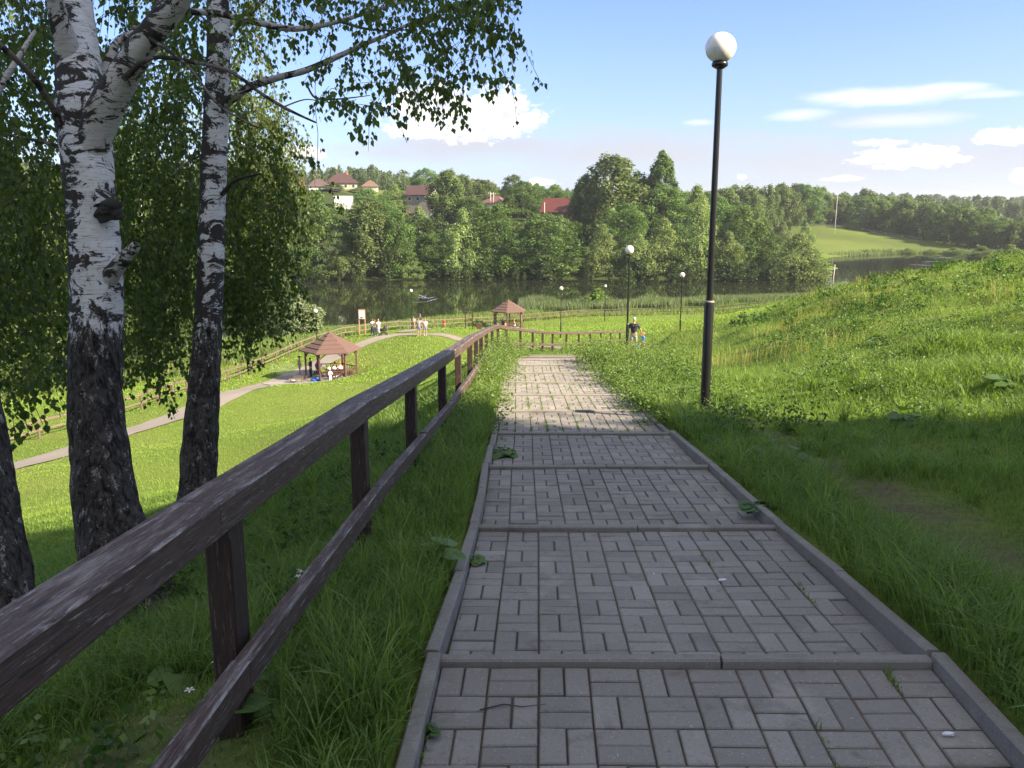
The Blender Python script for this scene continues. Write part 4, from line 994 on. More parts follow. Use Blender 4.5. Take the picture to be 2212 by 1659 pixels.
# on the paved path
mp = at(1368, 757, 43); mp.z = float(pathz(mp.y)) - .03
cp_ = at(1388, 760, 42.6); cp_.z = float(pathz(cp_.y)) - .03
person('white-haired person in black T-shirt walking away hand in hand with a child', (mp.x, mp.y, mp.z), D(-25), 1.80, shirt=(.018, .02, .035), bottom=(.28, .30, .32), hair=(.40, .39, .37), bulk=1.18, arms={'r': 'out', 'l': 'down'}, stride=.18)
ch = person('small child in a bright blue top and orange cap led by the white-haired walker', (cp_.x, cp_.y, cp_.z), D(-60), 1.02, shirt=(.02, .22, .62), bottom=(.60, .30, .16), hair=(.7, .2, .1), cap=(.80, .20, .09), arms={'l': 'up', 'r': 'down'}, stride=.16, shoes=(.1, .1, .1))
sack('inflatable_ring', 'light blue swimming bag carried low beside the small child', 'bag', (cp_.x - .28, cp_.y - .1, cp_.z + .12), (.22, .16, .34), simple('light_blue', (.10, .45, .66), .5), 9)
# couple on the lower walk
p = at(905, 727, 84.5); person('person in grey T-shirt and blue shorts, left of the couple on the lower walk', p, D(178), 1.92, shirt=(.26, .26, .27), bottom=(.10, .14, .36), bulk=1.15, arms={'r': 'down', 'l': 'hip'}, hair=(.05, .035, .03), shoes=(.55, .3, .2))
p = at(919, 727, 84.5); person('person in pale floral top and blue shorts, right of the lower walk couple', p, D(185), 1.72, shirt=(.58, .52, .62), bottom=(.14, .18, .42), hair=(.30, .17, .09), hairlen=.08, shoes=(.6, .42, .3), bulk=1.05)
p = at(908, 716, 96); person('person in dark clothes standing half hidden behind the couple', p, D(200), 1.8, shirt=(.03, .03, .05), bottom=(.05, .05, .06), blen='long', hair=(.25, .08, .04))
p = at(894, 717, 97); person('person in a white top leaning on the lakeside fence behind the couple', p, D(150), 1.55, shirt=(.72, .62, .58), bottom=(.4, .3, .26), hair=(.2, .1, .06))
# family with the pram
p = at(805, 724, 88.5); person('person in white top and dark trousers, leftmost of the pram group', p, D(210), 1.74, shirt=(.74, .74, .76), bottom=(.04, .05, .10), blen='long', hair=(.10, .06, .04), arms={'l': 'fwd'})
p = at(810.5, 725, 88.1); person('person with bare arms in a light vest, middle of the pram group', p, D(160), 1.66, shirt=(.60, .44, .36), bottom=(.20, .24, .32), blen='long', hair=(.30, .13, .06), sleeves=False)
p = at(818, 724.5, 88.0); person('person in white shirt and long pale grey skirt beside the pram', p, D(175), 1.72, shirt=(.78, .76, .74), bottom=(.40, .43, .40), skirt='long', hair=(.36, .18, .09), hairlen=.2, arms={'r': 'fwd'})
def pram(name, loc, rz, label, fab, wheel=(.02, .02, .02)):
    r = thing(name, label, 'pram', loc, rz); fm = simple(name + '_fabric', fab, .8, .2, 6); bk = M['lamp_black']
    for x in (-.24, .24):
        for y in (-.32, .34):
            b = MB(); b.tube([(x - .02, y, .13), (x + .02, y, .13)], .13, 16); w = b.build('wheel', simple('black_rubber', (.02, .02, .02), .8), r)
    b = MB()
    for x in (-.22, .22):
        b.tube([(x, -.32, .13), (x, .05, .5), (x, .34, .13)], .014, 6); b.tube([(x, .05, .5), (x, -.5, 1.0)], .014, 6)
    b.tube([(-.22, -.5, 1.0), (.22, -.5, 1.0)], .02, 8); b.build('frame', bk, r)
    b = MB(); vs = []; n = 12
    for (sc, z) in ((.7, .42), (1, .55), (1.05, .72)):
        for k in range(n): a = 2 * math.pi * k / n; vs.append((.20 * sc * math.cos(a), .05 + .38 * sc * math.sin(a), z))
    fs = [(i * n + k, i * n + (k + 1) % n, (i + 1) * n + (k + 1) % n, (i + 1) * n + k) for i in range(2) for k in range(n)] + [tuple(range(n - 1, -1, -1)), tuple(range(2 * n, 3 * n))]
    b._add(vs, fs); b.build('carrycot', fm, r)
    b = MB(); b.ball((0, .22, .74), .25, .9, .85, 1.15, 14, 10); b.build('hood', fm, r)
    b = MB(); b.box((0, 0, .26), (.36, .5, .14), 0, .04); b.build('basket', fm, r)
    return r
pram('pram', at(828, 725, 88), D(-75), 'black pram standing on the lower walk beside its group', (.025, .025, .028))
# at the near gazebo
p = at(648, 812, 72.5); p.z += .05; person('person in a grey sleeveless top and black cap walking left of the nearer gazebo', p, D(-100), 1.76, shirt=(.34, .36, .44), bottom=(.015, .015, .018), sleeves=False, cap=(.02, .02, .02), stride=.12)
p = at(672, 815, 71.3); p.z += .09; person('person dressed in black standing inside the left posts of the nearer gazebo', p, D(80), 1.78, shirt=(.015, .015, .017), bottom=(.02, .02, .022), blen='long', hair=(.05, .035, .03), arms={'l': 'fwd', 'r': 'fwd'}, bulk=1.1, shoes=(.7, .5, .42))
pram('pushchair', at(683, 806, 73) + Vector((.2, 0, .05)), D(30), 'navy blue pushchair parked behind the nearer gazebo', (.07, .10, .26))
p = gl + Vector((.55, .80, .07)); person('bare-backed person with ginger hair seated at the near gazebo table', p, D(192), 1.72, bottom=(.05, .05, .07), pose='sit', hair=(.40, .16, .05), arms={'l': 'table', 'r': 'table'})
p = gl + Vector((.12, .85, .07)); person('person in a black top seated left of the ginger-haired person', p, D(190), 1.68, shirt=(.02, .015, .018), bottom=(.04, .04, .05), pose='sit', hair=(.06, .03, .02), hairlen=.15, arms={'l': 'table', 'r': 'table'})
p = at(714, 826, 68.3); person('toddler all in white standing in front of the nearer gazebo railing', p, D(20), .98, shirt=(.80, .78, .76), bottom=(.80, .80, .80), sleeves='long', blen='long', hair=(.62, .36, .18), arms={'r': 'out'})
# at the farther gazebo
p = g2 + Vector((.95, -.55, .07)); person('shirtless person in white shorts seated on the right in the farther gazebo', p, D(75), 1.75, bottom=(.62, .66, .74), pose='sit', hair=(.30, .16, .08), arms={'l': 'table', 'r': 'table'})
p = g2 + Vector((-1.2, -.15, .07)); person('person in a light blue shirt seated at the far left in the farther gazebo', p, D(-90), 1.7, shirt=(.48, .58, .68), bottom=(.03, .14, .09), pose='sit', hair=(.05, .03, .02), arms={'l': 'table', 'r': 'table'})
p = g2 + Vector((-.8, .45, .07)); person('person in a dark floral top seated second from left in the farther gazebo', p, D(190), 1.68, shirt=(.09, .05, .10), bottom=(.1, .1, .12), pose='sit', hair=(.03, .02, .02), arms={'l': 'table', 'r': 'table'})
p = g2 + Vector((-.35, -.72, .07)); person('person in a pink and orange top seated at the front in the farther gazebo', p, D(10), 1.3, shirt=(.75, .28, .16), bottom=(.60, .40, .10), pose='sit', hair=(.45, .30, .12), arms={'l': 'table', 'r': 'table'})
b = MB(); b.box((0, 0, .5), (.22, .03, .9), .4, .01); b.ball((0, 0, .95), .06); tag(b.build('towel', simple('pale_blue_towel', (.42, .60, .80), .9), None, g2 + Vector((1.75, -.75, 1.1))), 'pale blue towel hung on the right posts of the farther gazebo', 'towel')
p = at(960, 711, 104); person('child in a red top by the fence left of the farther gazebo', p, D(160), 1.2, shirt=(.75, .05, .06), bottom=(.8, .35, .08), hair=(.5, .05, .04))
# ------------------------------------------------------------------ foliage builders
def unit(v): return v / np.maximum(1e-9, np.linalg.norm(v, axis=1, keepdims=True))
def quads(C, Nrm, size, rng, aspect=1.0, updir=None):
    """leaf-sized faces with centres C, normals Nrm; returns V,F"""
    n = len(C); a = rng.normal(size=(n, 3))
    if updir is not None: a = a * .35 + updir
    X = unit(np.cross(Nrm, a)); Yv = np.cross(Nrm, X)
    s = size[:, None] if hasattr(size, '__len__') else size
    hx = X * s * .5; hy = Yv * s * .5 * aspect
    V = np.stack([C - hx * .9 - hy * .3, C - hy, C + hx * .9 + hy * .1, C + hy], 1).reshape(-1, 3)
    F = np.arange(n * 4).reshape(-1, 4); return V, F
def crown(kind_, n, leaf, seed):
    """crown for a tree of height 1; irregular, made of clumps"""
    rng = np.random.default_rng(seed)
    if kind_ == 'willow': hw, z0, ncl, cr = .46, .0, 120, .110
    elif kind_ == 'alder': hw, z0, ncl, cr = .36, .0, 130, .092
    elif kind_ == 'birch': hw, z0, ncl, cr = .27, .06, 110, .075
    elif kind_ == 'poplar': hw, z0, ncl, cr = .17, .06, 90, .060
    elif kind_ == 'spruce': hw, z0, ncl, cr = .22, .05, 60, .06
    elif kind_ == 'shade': hw, z0, ncl, cr = .36, .05, 80, .13
    Cc = []
    while len(Cc) < ncl:
        u = rng.random(); z = z0 + (1 - z0) * u ** .9
        t_ = (z - z0) / (1 - z0)
        if kind_ == 'willow': env = hw * (1 - abs(2 * t_ - .72) ** 2.2 * .62) * (1 - .38 * t_)
        elif kind_ == 'alder': env = hw * math.sqrt(max(0, 1 - (1.75 * t_ - .72) ** 2 * .85)) if t_ < .97 else .05
        elif kind_ == 'shade': env = hw * (1 - .55 * t_ ** 2)
        elif kind_ == 'spruce': env = hw * (1 - t_)
        elif kind_ == 'poplar': env = hw * math.sin(math.pi * min(1, .12 + t_ * .86)) ** .7
        else: env = hw * math.sin(math.pi * (.12 + .80 * t_)) ** .75
        a = rng.random() * 2 * math.pi; rr = env * (.35 + .65 * rng.random() ** .45) * (1 + .18 * math.sin(3 * a + seed) + .08 * math.sin(5 * a + 2 * seed))
        rr = max(0, rr - cr * .35)
        Cc.append((rr * math.cos(a), rr * math.sin(a), max(z, cr * .5) * (1 - cr * .45), cr * (.55 + .75 * rng.random()) * (1 - .35 * t_)))
    Cc = np.array(Cc); w = Cc[:, 3] ** 2; w /= w.sum()
    ci = rng.choice(len(Cc), n, p=w)
    d = unit(rng.normal(size=(n, 3))); fl = (d[:, 2] < -.3) & (rng.random(n) < .5); d[fl, 2] *= -.7; d = unit(d)
    r = Cc[ci, 3] * (.55 + .5 * rng.random(n) ** .5)
    sq = np.array([1, 1, 1.0])
    if kind_ in ('birch',): sq = np.array([.8, .8, 1.5])
    if kind_ == 'poplar': sq = np.array([.8, .8, 1.4])
    C = Cc[ci, :3] + d * r[:, None] * sq
    bump_ = .010 * np.sin(C[:, 0] * 60 + C[:, 1] * 45) + .01 * rng.normal(size=n)
    C = C + d * bump_[:, None]
    if kind_ == 'birch':   # drooping strands
        k = rng.random(n) < .45; C[k, 2] -= rng.random(k.sum()) * .10
    if kind_ == 'willow': k = rng.random(n) < .3; C[k, 2] -= rng.random(k.sum()) * .05
    C[:, 2] = np.maximum(C[:, 2], .004)
    N_ = unit(d * 1.0 + rng.normal(size=(n, 3)) * .55 + np.array([0, 0, .15]))
    V, F = quads(C, N_, leaf * (.6 + .8 * rng.random(n)), rng, 1.25 if kind_ in ('birch', 'willow') else 1.0)
    cl = rng.random(len(Cc))[ci]; v = np.clip(.55 * cl + .45 * rng.random(n), 0, 1)
    return V, F, np.repeat(v, 4)
def trunk_mb(kind_, seed, H=1.0):
    rr = random.Random(seed); b = MB(); n = 9; w = {'birch': .010, 'poplar': .012, 'willow': .020, 'alder': .014, 'spruce': .012, 'shade': .016}[kind_]
    pts = [(rr.uniform(-.01, .01) * i, rr.uniform(-.01, .01) * i, -.04 + .90 * i / (n - 1)) for i in range(n)]
    b.tube(pts, [w * (1.25 - i / n) for i in range(n)], 7)
    for q in range(7):
        i = rr.randrange(2, n - 2); a = rr.random() * 6.28; L = rr.uniform(.08, .2); p = Vector(pts[i])
        b.tube([p, p + Vector((math.cos(a) * L * .6, math.sin(a) * L * .6, L * .5)), p + Vector((math.cos(a) * L, math.sin(a) * L, L * .75))], [w * .5, w * .3, w * .12], 5)
    return b
PROTO = {}
def proto(kind_, var, n=15000, leaf=.021):
    key = (kind_, var)
    if key not in PROTO:
        V, F, v = crown(kind_, n, leaf, 31 * var + sum(map(ord, kind_)))
        mt = {'willow': 'far_willow', 'alder': 'far_alder', 'birch': 'far_birch', 'poplar': 'far_alder', 'spruce': 'far_wood', 'shade': 'far_alder'}[kind_]
        cm = mesh_np(kind_ + '_crown', V, F, v=v, mat=M[mt])
        o = trunk_mb(kind_, var).build('trunk', M['trunk_far']); tm = o.data; bpy.data.objects.remove(o)
        PROTO[key] = (cm, tm)
    return PROTO[key]
TREEKIND = {'willow': ('willow_tree', 'willow'), 'alder': ('alder_tree', 'alder'), 'birch': ('birch_tree', 'birch'), 'poplar': ('poplar_tree', 'poplar'), 'spruce': ('spruce_tree', 'spruce'), 'shade': ('shade_tree', 'tree')}
def tree(kind_, var, loc, H, wf, label, group=None, leaf=.021, n=15000, wy=None):
    cm, tm = proto(kind_, var, n, leaf); nm, cat = TREEKIND[kind_]
    r = thing(nm, label, cat, loc, random.random() * 6.28, group)
    c = link('crown', cm, r); c.scale = (H * wf, H * (wy or wf), H)
    k = link('trunk', tm, r); k.scale = (H, H, H)
    return r
def tree_px(kind_, x, ybase, ytop, s, wpx, label, group=None, var=None, ground_z=True):
    """x centre, base/top rows, distance; wpx crown width"""
    p = P(x, ybase, s); top = P(x, ytop, s); gz = max(g1(p.x, p.y), WATER + .1); H = top.z - gz
    hw = {'willow': .46, 'alder': .36, 'birch': .27, 'poplar': .17, 'spruce': .22}[kind_]
    W_ = wpx * 1.02 / FP * s; wf = W_ / (2 * hw * H)
    return tree(kind_, random.randrange(3) if var is None else var, (p.x, p.y, gz), H, wf, label, group)
# -- shoreline and slope trees across the lake, left to right
FT = [
 ('alder', -140, 604, 330, 196, 150, 'dark alder on the far shore beyond the left edge birch trunk'),
 ('alder', 20, 603, 350, 200, 150, 'dark alder on the far shore seen between the two leftmost birch trunks'),
 ('willow', 130, 604, 430, 203, 120, 'low willow on the far shore hidden mostly by the thick birch trunk'),
 ('alder', 250, 603, 372, 206, 130, 'tall alder on the far shore just right of the thick birch trunk'),
 ('willow', 350, 603, 420, 208, 120, 'grey green willow on the far shore between the two white birch trunks'),
 ('alder', 440, 603, 395, 209, 120, 'alder on the far shore behind the slender birch trunk'),
 ('willow', 535, 604, 432, 210, 120, 'willow on the far shore right of the slender birch trunk'),
 ('willow', 612, 604, 425, 213, 115, 'grey willow on the far shore left of the white shed'),
 ('alder', 690, 603, 412, 215, 125, 'broad alder below the white shed on the far shore'),
 ('willow', 740, 606, 520, 212, 90, 'low bright willow bush at the waterline left of the leaning trunk'),
 ('birch', 800, 602, 432, 216, 120, 'slender leaning birch with a visible pale trunk at the far waterline'),
 ('alder', 862, 600, 452, 217, 100, 'alder directly below the purple-roofed house by the water'),
 ('willow', 905, 500, 446, 268, 70, 'rounded bush hiding the lower wall of the ridge-roof house'),
 ('willow', 895, 602, 545, 214, 60, 'small yellow green bush at the water under the ridge-roof house'),
 ('alder', 935, 600, 500, 217, 80, 'dark rounded alder at the water between leaning birch and bright willow'),
 ('willow', 1000, 600, 452, 217, 120, 'light green rounded willow at the water below the twin utility poles'),
 ('alder', 1075, 600, 440, 218, 120, 'mid green alder at the water, left of the farther gazebo roof'),
 ('alder', 1180, 600, 462, 217, 150, 'wide dark alder at the water above the farther gazebo roof'),
 ('willow', 1300, 597, 482, 219, 100, 'grey willow with drooping skirt left of the second lamp globe'),
 ('willow', 1375, 598, 505, 218, 110, 'rounded willow at the waterline behind the second lamp globe'),
 ('willow', 1430, 597, 470, 220, 120, 'tall grey green willow right of the second lamp globe'),
 ('willow', 1505, 596, 440, 223, 130, 'large willow above the third lamp globe, left of the tall lamp pole'),
 ('willow', 1570, 595, 500, 220, 90, 'low willow at the water just right of the tall lamp pole'),
 ('alder', 1600, 594, 443, 228, 130, 'yellow green alder right of the tall lamp pole'),
 ('alder', 1650, 593, 500, 228, 80, 'dark alder at the water left of the lone rounded willow'),
 ('willow', 1720, 596, 502, 214, 150, 'lone rounded pale willow ending the tree row at the right'),
 ('willow', 1760, 588, 540, 236, 60, 'small pale willow bush at the very right end of the tree row'),
 # second row on the slope
 ('alder', 560, 520, 380, 262, 120, 'alder on the slope below the maroon pillar'),
 ('alder', 655, 500, 408, 262, 90, 'alder on the slope between pillar and white shed'),
 ('willow', 745, 475, 425, 300, 40, 'small round bush beside the white shed'),
 ('alder', 800, 500, 408, 268, 90, 'alder on the slope right of the white shed'),
 ('willow', 855, 470, 398, 300, 66, 'rounded tree touching the left gable of the ridge-roof house'),
 ('alder', 918, 520, 470, 262, 80, 'dark bush below the garden wall on the slope'),
 ('birch', 968, 500, 370, 285, 84, 'tall pale feathery birch right of the ridge-roof house'),
 ('alder', 1020, 500, 425, 280, 80, 'alder just left of the twin utility poles'),
 ('alder', 1130, 500, 392, 300, 86, 'round mid green tree right of the twin utility poles'),
 ('willow', 1075, 470, 440, 290, 50, 'small tree under the orange-roofed house'),
 ('alder', 1195, 470, 402, 320, 90, 'rounded tree rising behind the red-roofed house'),
 ('alder', 1240, 560, 478, 250, 80, 'alder on the slope below the red-roofed house'),
 ('birch', 1262, 540, 380, 262, 72, 'dark left shoulder birch beside the biggest drooping birch'),
 ('birch', 1320, 550, 340, 258, 150, 'biggest drooping birch with a broad domed crown'),
 ('birch', 1372, 550, 375, 264, 84, 'right shoulder birch merging with the biggest drooping birch'),
 ('alder', 1350, 570, 440, 240, 110, 'mid green alder below the biggest drooping birch'),
 ('poplar', 1425, 560, 333, 262, 68, 'tall narrow poplar standing highest on the skyline right of the big birch'),
 ('alder', 1430, 560, 400, 258, 110, 'dark alder at the foot of the narrow poplar'),
 ('willow', 1500, 560, 402, 262, 110, 'bushy tree right of the narrow poplar'),
 ('alder', 1545, 560, 425, 270, 100, 'alder behind the tall lamp pole on the slope'),
 # village trees
 ('birch', 600, 430, 352, 380, 90, 'birch on the hill left of the village pillar'),
 ('alder', 720, 425, 396, 318, 50, 'small bush in front of the largest house'),
 ('willow', 775, 430, 405, 322, 60, 'bush at the right corner of the largest house'),
 ('alder', 920, 400, 364, 380, 70, 'dark round tree on the ridge above the purple-roofed house'),
 ('birch', 1045, 440, 390, 330, 60, 'pale birch behind the small orange-roofed house'),
 ('alder', 1110, 440, 378, 360, 60, 'dark tree on the skyline above the twin poles'),
 ('birch', 1000, 430, 378, 350, 60, 'birch on the skyline right of the feathery birch'),
 ('willow', 835, 440, 412, 318, 46, 'low bush left of the ridge-roof house'),
 ('alder', 1160, 450, 396, 330, 50, 'narrow tree left behind the red-roofed house'),
 ('spruce', 1880, 498, 455, 405, 34, 'dark spruce on the meadow behind the pasture fence'),
]
for (k_, x, yb, yt, s, w_, lab) in FT: tree_px(k_, x, yb, yt, s, w_, lab)
# -- edge of the right-hand wood
rw = random.Random(5)
ORD = ['first', 'second', 'third', 'fourth', 'fifth', 'sixth', 'seventh', 'eighth', 'ninth', 'tenth', 'eleventh', 'twelfth', 'thirteenth', 'fourteenth', 'fifteenth', 'sixteenth', 'seventeenth', 'eighteenth', 'nineteenth', 'twentieth', 'twenty-first', 'twenty-second', 'twenty-third', 'twenty-fourth', 'twenty-fifth', 'twenty-sixth', 'twenty-seventh', 'twenty-eighth', 'twenty-ninth', 'thirtieth'] + ['farther'] * 60
n_ = 0
for row, (ds, dy) in enumerate([(0, 0), (28, -8)]):
    x = 1480
    while x < 2290:
        s = np.interp(x, [1480, 1560, 1700, 1790, 1900, 2000, 2100, 2212, 2300], [330, 350, 400, 455, 415, 385, 352, 340, 340]) + ds
        yb = 520; yt = np.interp(x, [1480, 1560, 1680, 1740, 1790, 1900, 2000, 2100, 2212, 2300], [412, 408, 407, 405, 418, 424, 440, 458, 478, 480]) + dy * (1 if x > 1850 else .3) + rw.uniform(-7, 9)
        if 1730 < x < 1880 and row == 0: s += 10
        k_ = rw.choice(['birch', 'birch', 'alder']); w_ = rw.uniform(62, 92)
        side = 'left of the power pole' if x < 1790 else 'right of the power pole'
        tree_px(k_, x, yb, yt, s, w_, (ORD[n_] + ' tree from the left along the front of the wood across the meadow') if row == 0 else ('birch' if k_ == 'birch' else 'rounded dark alder') + ' in the second row of the wood, ' + side, group='wood-edge front trees' if row == 0 else '%s wood-edge trees %s' % ('birch' if k_ == 'birch' else 'alder', side))
        x += rw.uniform(34, 52); n_ += 1
BN1 = ['third from the left', 'fourth from the left', 'fifth from the left', 'leftmost', 'just right of the power pole', 'farthest right', 'right beside the power pole']
BN2 = ['leftmost', 'third from the left', 'fourth from the left', 'second from the left', 'dark and half behind the mound', 'second from the right', 'rightmost']
for x, yb, yt, s, w_ in [(1640, 515, 480, 330, 50), (1690, 515, 478, 335, 55), (1740, 512, 482, 345, 50), (1590, 520, 470, 320, 60), (1850, 498, 478, 410, 24), (1925, 505, 480, 400, 30), (1830, 500, 484, 415, 26)]:
    tree_px('willow', x, yb, yt, s, w_, 'low bushy willow, ' + BN1.pop(0) + ', at the foot of the far wood', group='low bushes along the foot of the wood')
for x, yb, yt, s, w_ in [(1870, 547, 539, 335, 26), (1960, 549, 536, 335, 44), (2010, 549, 538, 335, 34), (1920, 548, 541, 335, 22), (2060, 556, 535, 330, 70), (2120, 555, 532, 300, 80), (2180, 552, 528, 280, 90)]:
    tree_px('willow', x, yb, yt, s, w_, 'small rounded bush, ' + BN2.pop(0) + ', at the meadow water edge', group='small bushes along the meadow shore')
# -- far woods that read as one mass
def forest(name, label, spots, seed):
    rng = np.random.default_rng(seed); Vs, Fs, vs = [], [], []; off = 0
    base = [crown(k_, 900, .062, 900 + i) for i, k_ in enumerate(['birch', 'alder', 'birch', 'willow'])]
    for (x, y, z, H, wf) in spots:
        V, F, v = base[rng.integers(4)]; a = rng.random() * 6.28; c, s = math.cos(a), math.sin(a)
        R_ = np.array([[c, -s, 0], [s, c, 0], [0, 0, 1]]); Vv = (V * np.array([H * wf, H * wf, H])) @ R_.T + np.array([x, y, z])
        Vs.append(Vv); Fs.append(F + off); vs.append(np.clip(v * .6 + rng.random() * .4, 0, 1)); off += len(V)
    o = link(name, mesh_np(name, np.concatenate(Vs), np.concatenate(Fs), v=np.concatenate(vs), mat=M['scrub' if name == 'scrub' else 'far_wood'])); kind(tag(o, label, 'forest'), 'stuff'); return o
rng = np.random.default_rng(3); sp = []
def addspots(x0, x1, yt_fn, s0, s1, n, hj=3):
    for _ in range(n):
        x = rng.uniform(x0, x1); s = rng.uniform(s0, s1); p = P(x, 449, s); z = g1(p.x, p.y)
        zt = P(x, yt_fn(x) + rng.uniform(0, 16), s).z; H = min(24, zt - z)
        if H < 7: continue
        sp.append((p.x, p.y, zt - H, H + rng.uniform(-hj, 0), rng.uniform(.8, 1.1)))
ridge = lambda x: np.interp(x, [-400, 200, 560, 640, 760, 860, 960, 1060, 1150, 1250, 1400, 1600], [345, 345, 350, 356, 354, 362, 376, 384, 392, 398, 404, 410])
addspots(-300, 1600, ridge, 410, 640, 560)
ridge2 = lambda x: np.interp(x, [1400, 1700, 1900, 2212, 2400], [410, 412, 415, 422, 425])
addspots(1450, 2420, ridge2, 520, 1000, 520)
addspots(1500, 2420, lambda x: ridge2(x) - 1, 1000, 1500, 300)
forest('forest', 'continuous wooded ridge closing the horizon behind the village and meadow', sp, 4)
# lower scrub that fills the village slope
sp = []
for _ in range(170):
    x = rng.uniform(-300, 1560); s = rng.uniform(236, 300) if rng.random() < .62 else rng.uniform(300, 390); p = P(x, 500, s); z = g1(p.x, p.y)
    vis = 1.0
    if s > 262 and (630 < x < 830 or 865 < x < 945 or 1040 < x < 1090 or 1165 < x < 1240): vis = .38
    if s > 330: vis = .5
    sp.append((p.x, p.y, z, rng.uniform(6, 11) * vis, rng.uniform(.9, 1.3)))
for _ in range(190):
    x = rng.uniform(-300, 1750); sh = np.interp(x, [-600, -200, 200, 600, 1000, 1400, 1690, 1760], [168, 184, 199, 211, 215, 215, 217, 226]); s = sh + rng.uniform(-6, 8) - (9 if x > 1250 and rng.random() < .6 else 0); p = P(x, 600, s); z = max(g1(p.x, p.y), WATER)
    sp.append((p.x, p.y, z - .2, rng.uniform(2.0, 5.5), rng.uniform(1.0, 1.6)))
forest('scrub', 'tangled shrubs and low trees covering the slope around the village houses', sp, 9)

# -- silvery bush at the lake side and the young shrub in the reeds
def bush(name, label, loc, H, W_, mat, n, leaf, seed, cat='bush'):
    V, F, v = crown('willow', n, leaf, seed); V = V * np.array([W_ / .92, W_ / .92, H])
    r = thing(name, label, cat, loc); link('foliage', mesh_np('foliage', V, F, v=v, mat=mat), r)
    b = MB(); rr = random.Random(seed)
    for i in range(7):
        a = i * .9; b.tube([(0, 0, -.1), (math.cos(a) * W_ * .15, math.sin(a) * W_ * .15, H * .35), (math.cos(a) * W_ * .3, math.sin(a) * W_ * .3, H * .7)], [.06, .04, .015], 5)
    b.build('stems', M['trunk_far'], r); return r
M['silver'] = leaf_mat('silvery_leaves', (.075, .105, .050), (.210, .260, .140), .25, 0)
bush('willow_bush', 'silvery green willow bush between the lake and the lakeside fence', at(645, 738, 108), 5.6, 8.2, M['silver'], 15000, .030, 5)
bush('shrub', 'yellow green young shrub rising out of the reed bed', at(1290, 660, 150), 3.6, 6.5, M['grass'], 5000, .045, 8)

# ------------------------------------------------------------------ the near birches
def px_pts(L): # (x,y,s,width px) -> world points and radii
    return [P(x, y, s) for (x, y, s, w) in L], [w * .45 / FP * s for (x, y, s, w) in L]
def smooth_line(pts, rad, n):
    pts = [Vector(p) for p in pts]; L = [0]
    for a, b in zip(pts[:-1], pts[1:]): L.append(L[-1] + (b - a).length)
    out, ro = [], []
    for i in range(n):
        t_ = L[-1] * i / (n - 1); k = max(0, min(len(pts) - 2, int(np.searchsorted(L, t_, 'right') - 1))); u = (t_ - L[k]) / max(1e-6, L[k + 1] - L[k])
        p0 = pts[max(k - 1, 0)]; p1 = pts[k]; p2 = pts[k + 1]; p3 = pts[min(k + 2, len(pts) - 1)]
        out.append(.5 * ((2 * p1) + (p2 - p0) * u + (2 * p0 - 5 * p1 + 4 * p2 - p3) * u * u + (3 * p1 - p0 - 3 * p2 + p3) * u ** 3)); ro.append(rad[k] + (rad[k + 1] - rad[k]) * u)
    return out, ro
def bark_tube(pts, rad, n, nseg, seed, rough=.03, rough_low=None, cap=False):
    """limb with an uneven skin"""
    pts, rad = smooth_line(pts, rad, n); vs = []; x = None
    for i, p in enumerate(pts):
        d = (pts[min(i + 1, n - 1)] - pts[max(i - 1, 0)]).normalized()
        if x is None: x = d.cross(Vector((0, 1, 0))).normalized()
        x = (x - d * x.dot(d)).normalized(); y = d.cross(x)
        ra = rough if rough_low is None else rough_low + (rough - rough_low) * min(1, i / n * 2.0)
        for k in range(nseg):
            a = 2 * math.pi * k / nseg; dr = x * math.cos(a) + y * math.sin(a); q = p + dr * rad[i]
            f = 1 + ra * 1.3 * mnoise.noise(q * 3.1 + Vector((seed, 0, 0))) + ra * mnoise.noise(Vector((q.x * 22, q.y * 22, q.z * 7)) + Vector((0, seed, 0))) + ra * .6 * mnoise.noise(Vector((q.x * 60, q.y * 60, q.z * 18)))
            vs.append(p + dr * rad[i] * f)
    fs = []
    for i in range(n - 1):
        for k in range(nseg): k2 = (k + 1) % nseg; fs.append((i * nseg + k, i * nseg + k2, (i + 1) * nseg + k2, (i + 1) * nseg + k))
    return vs, fs, pts, rad
LEAFV, LEAFF, LEAFA = [], [], []
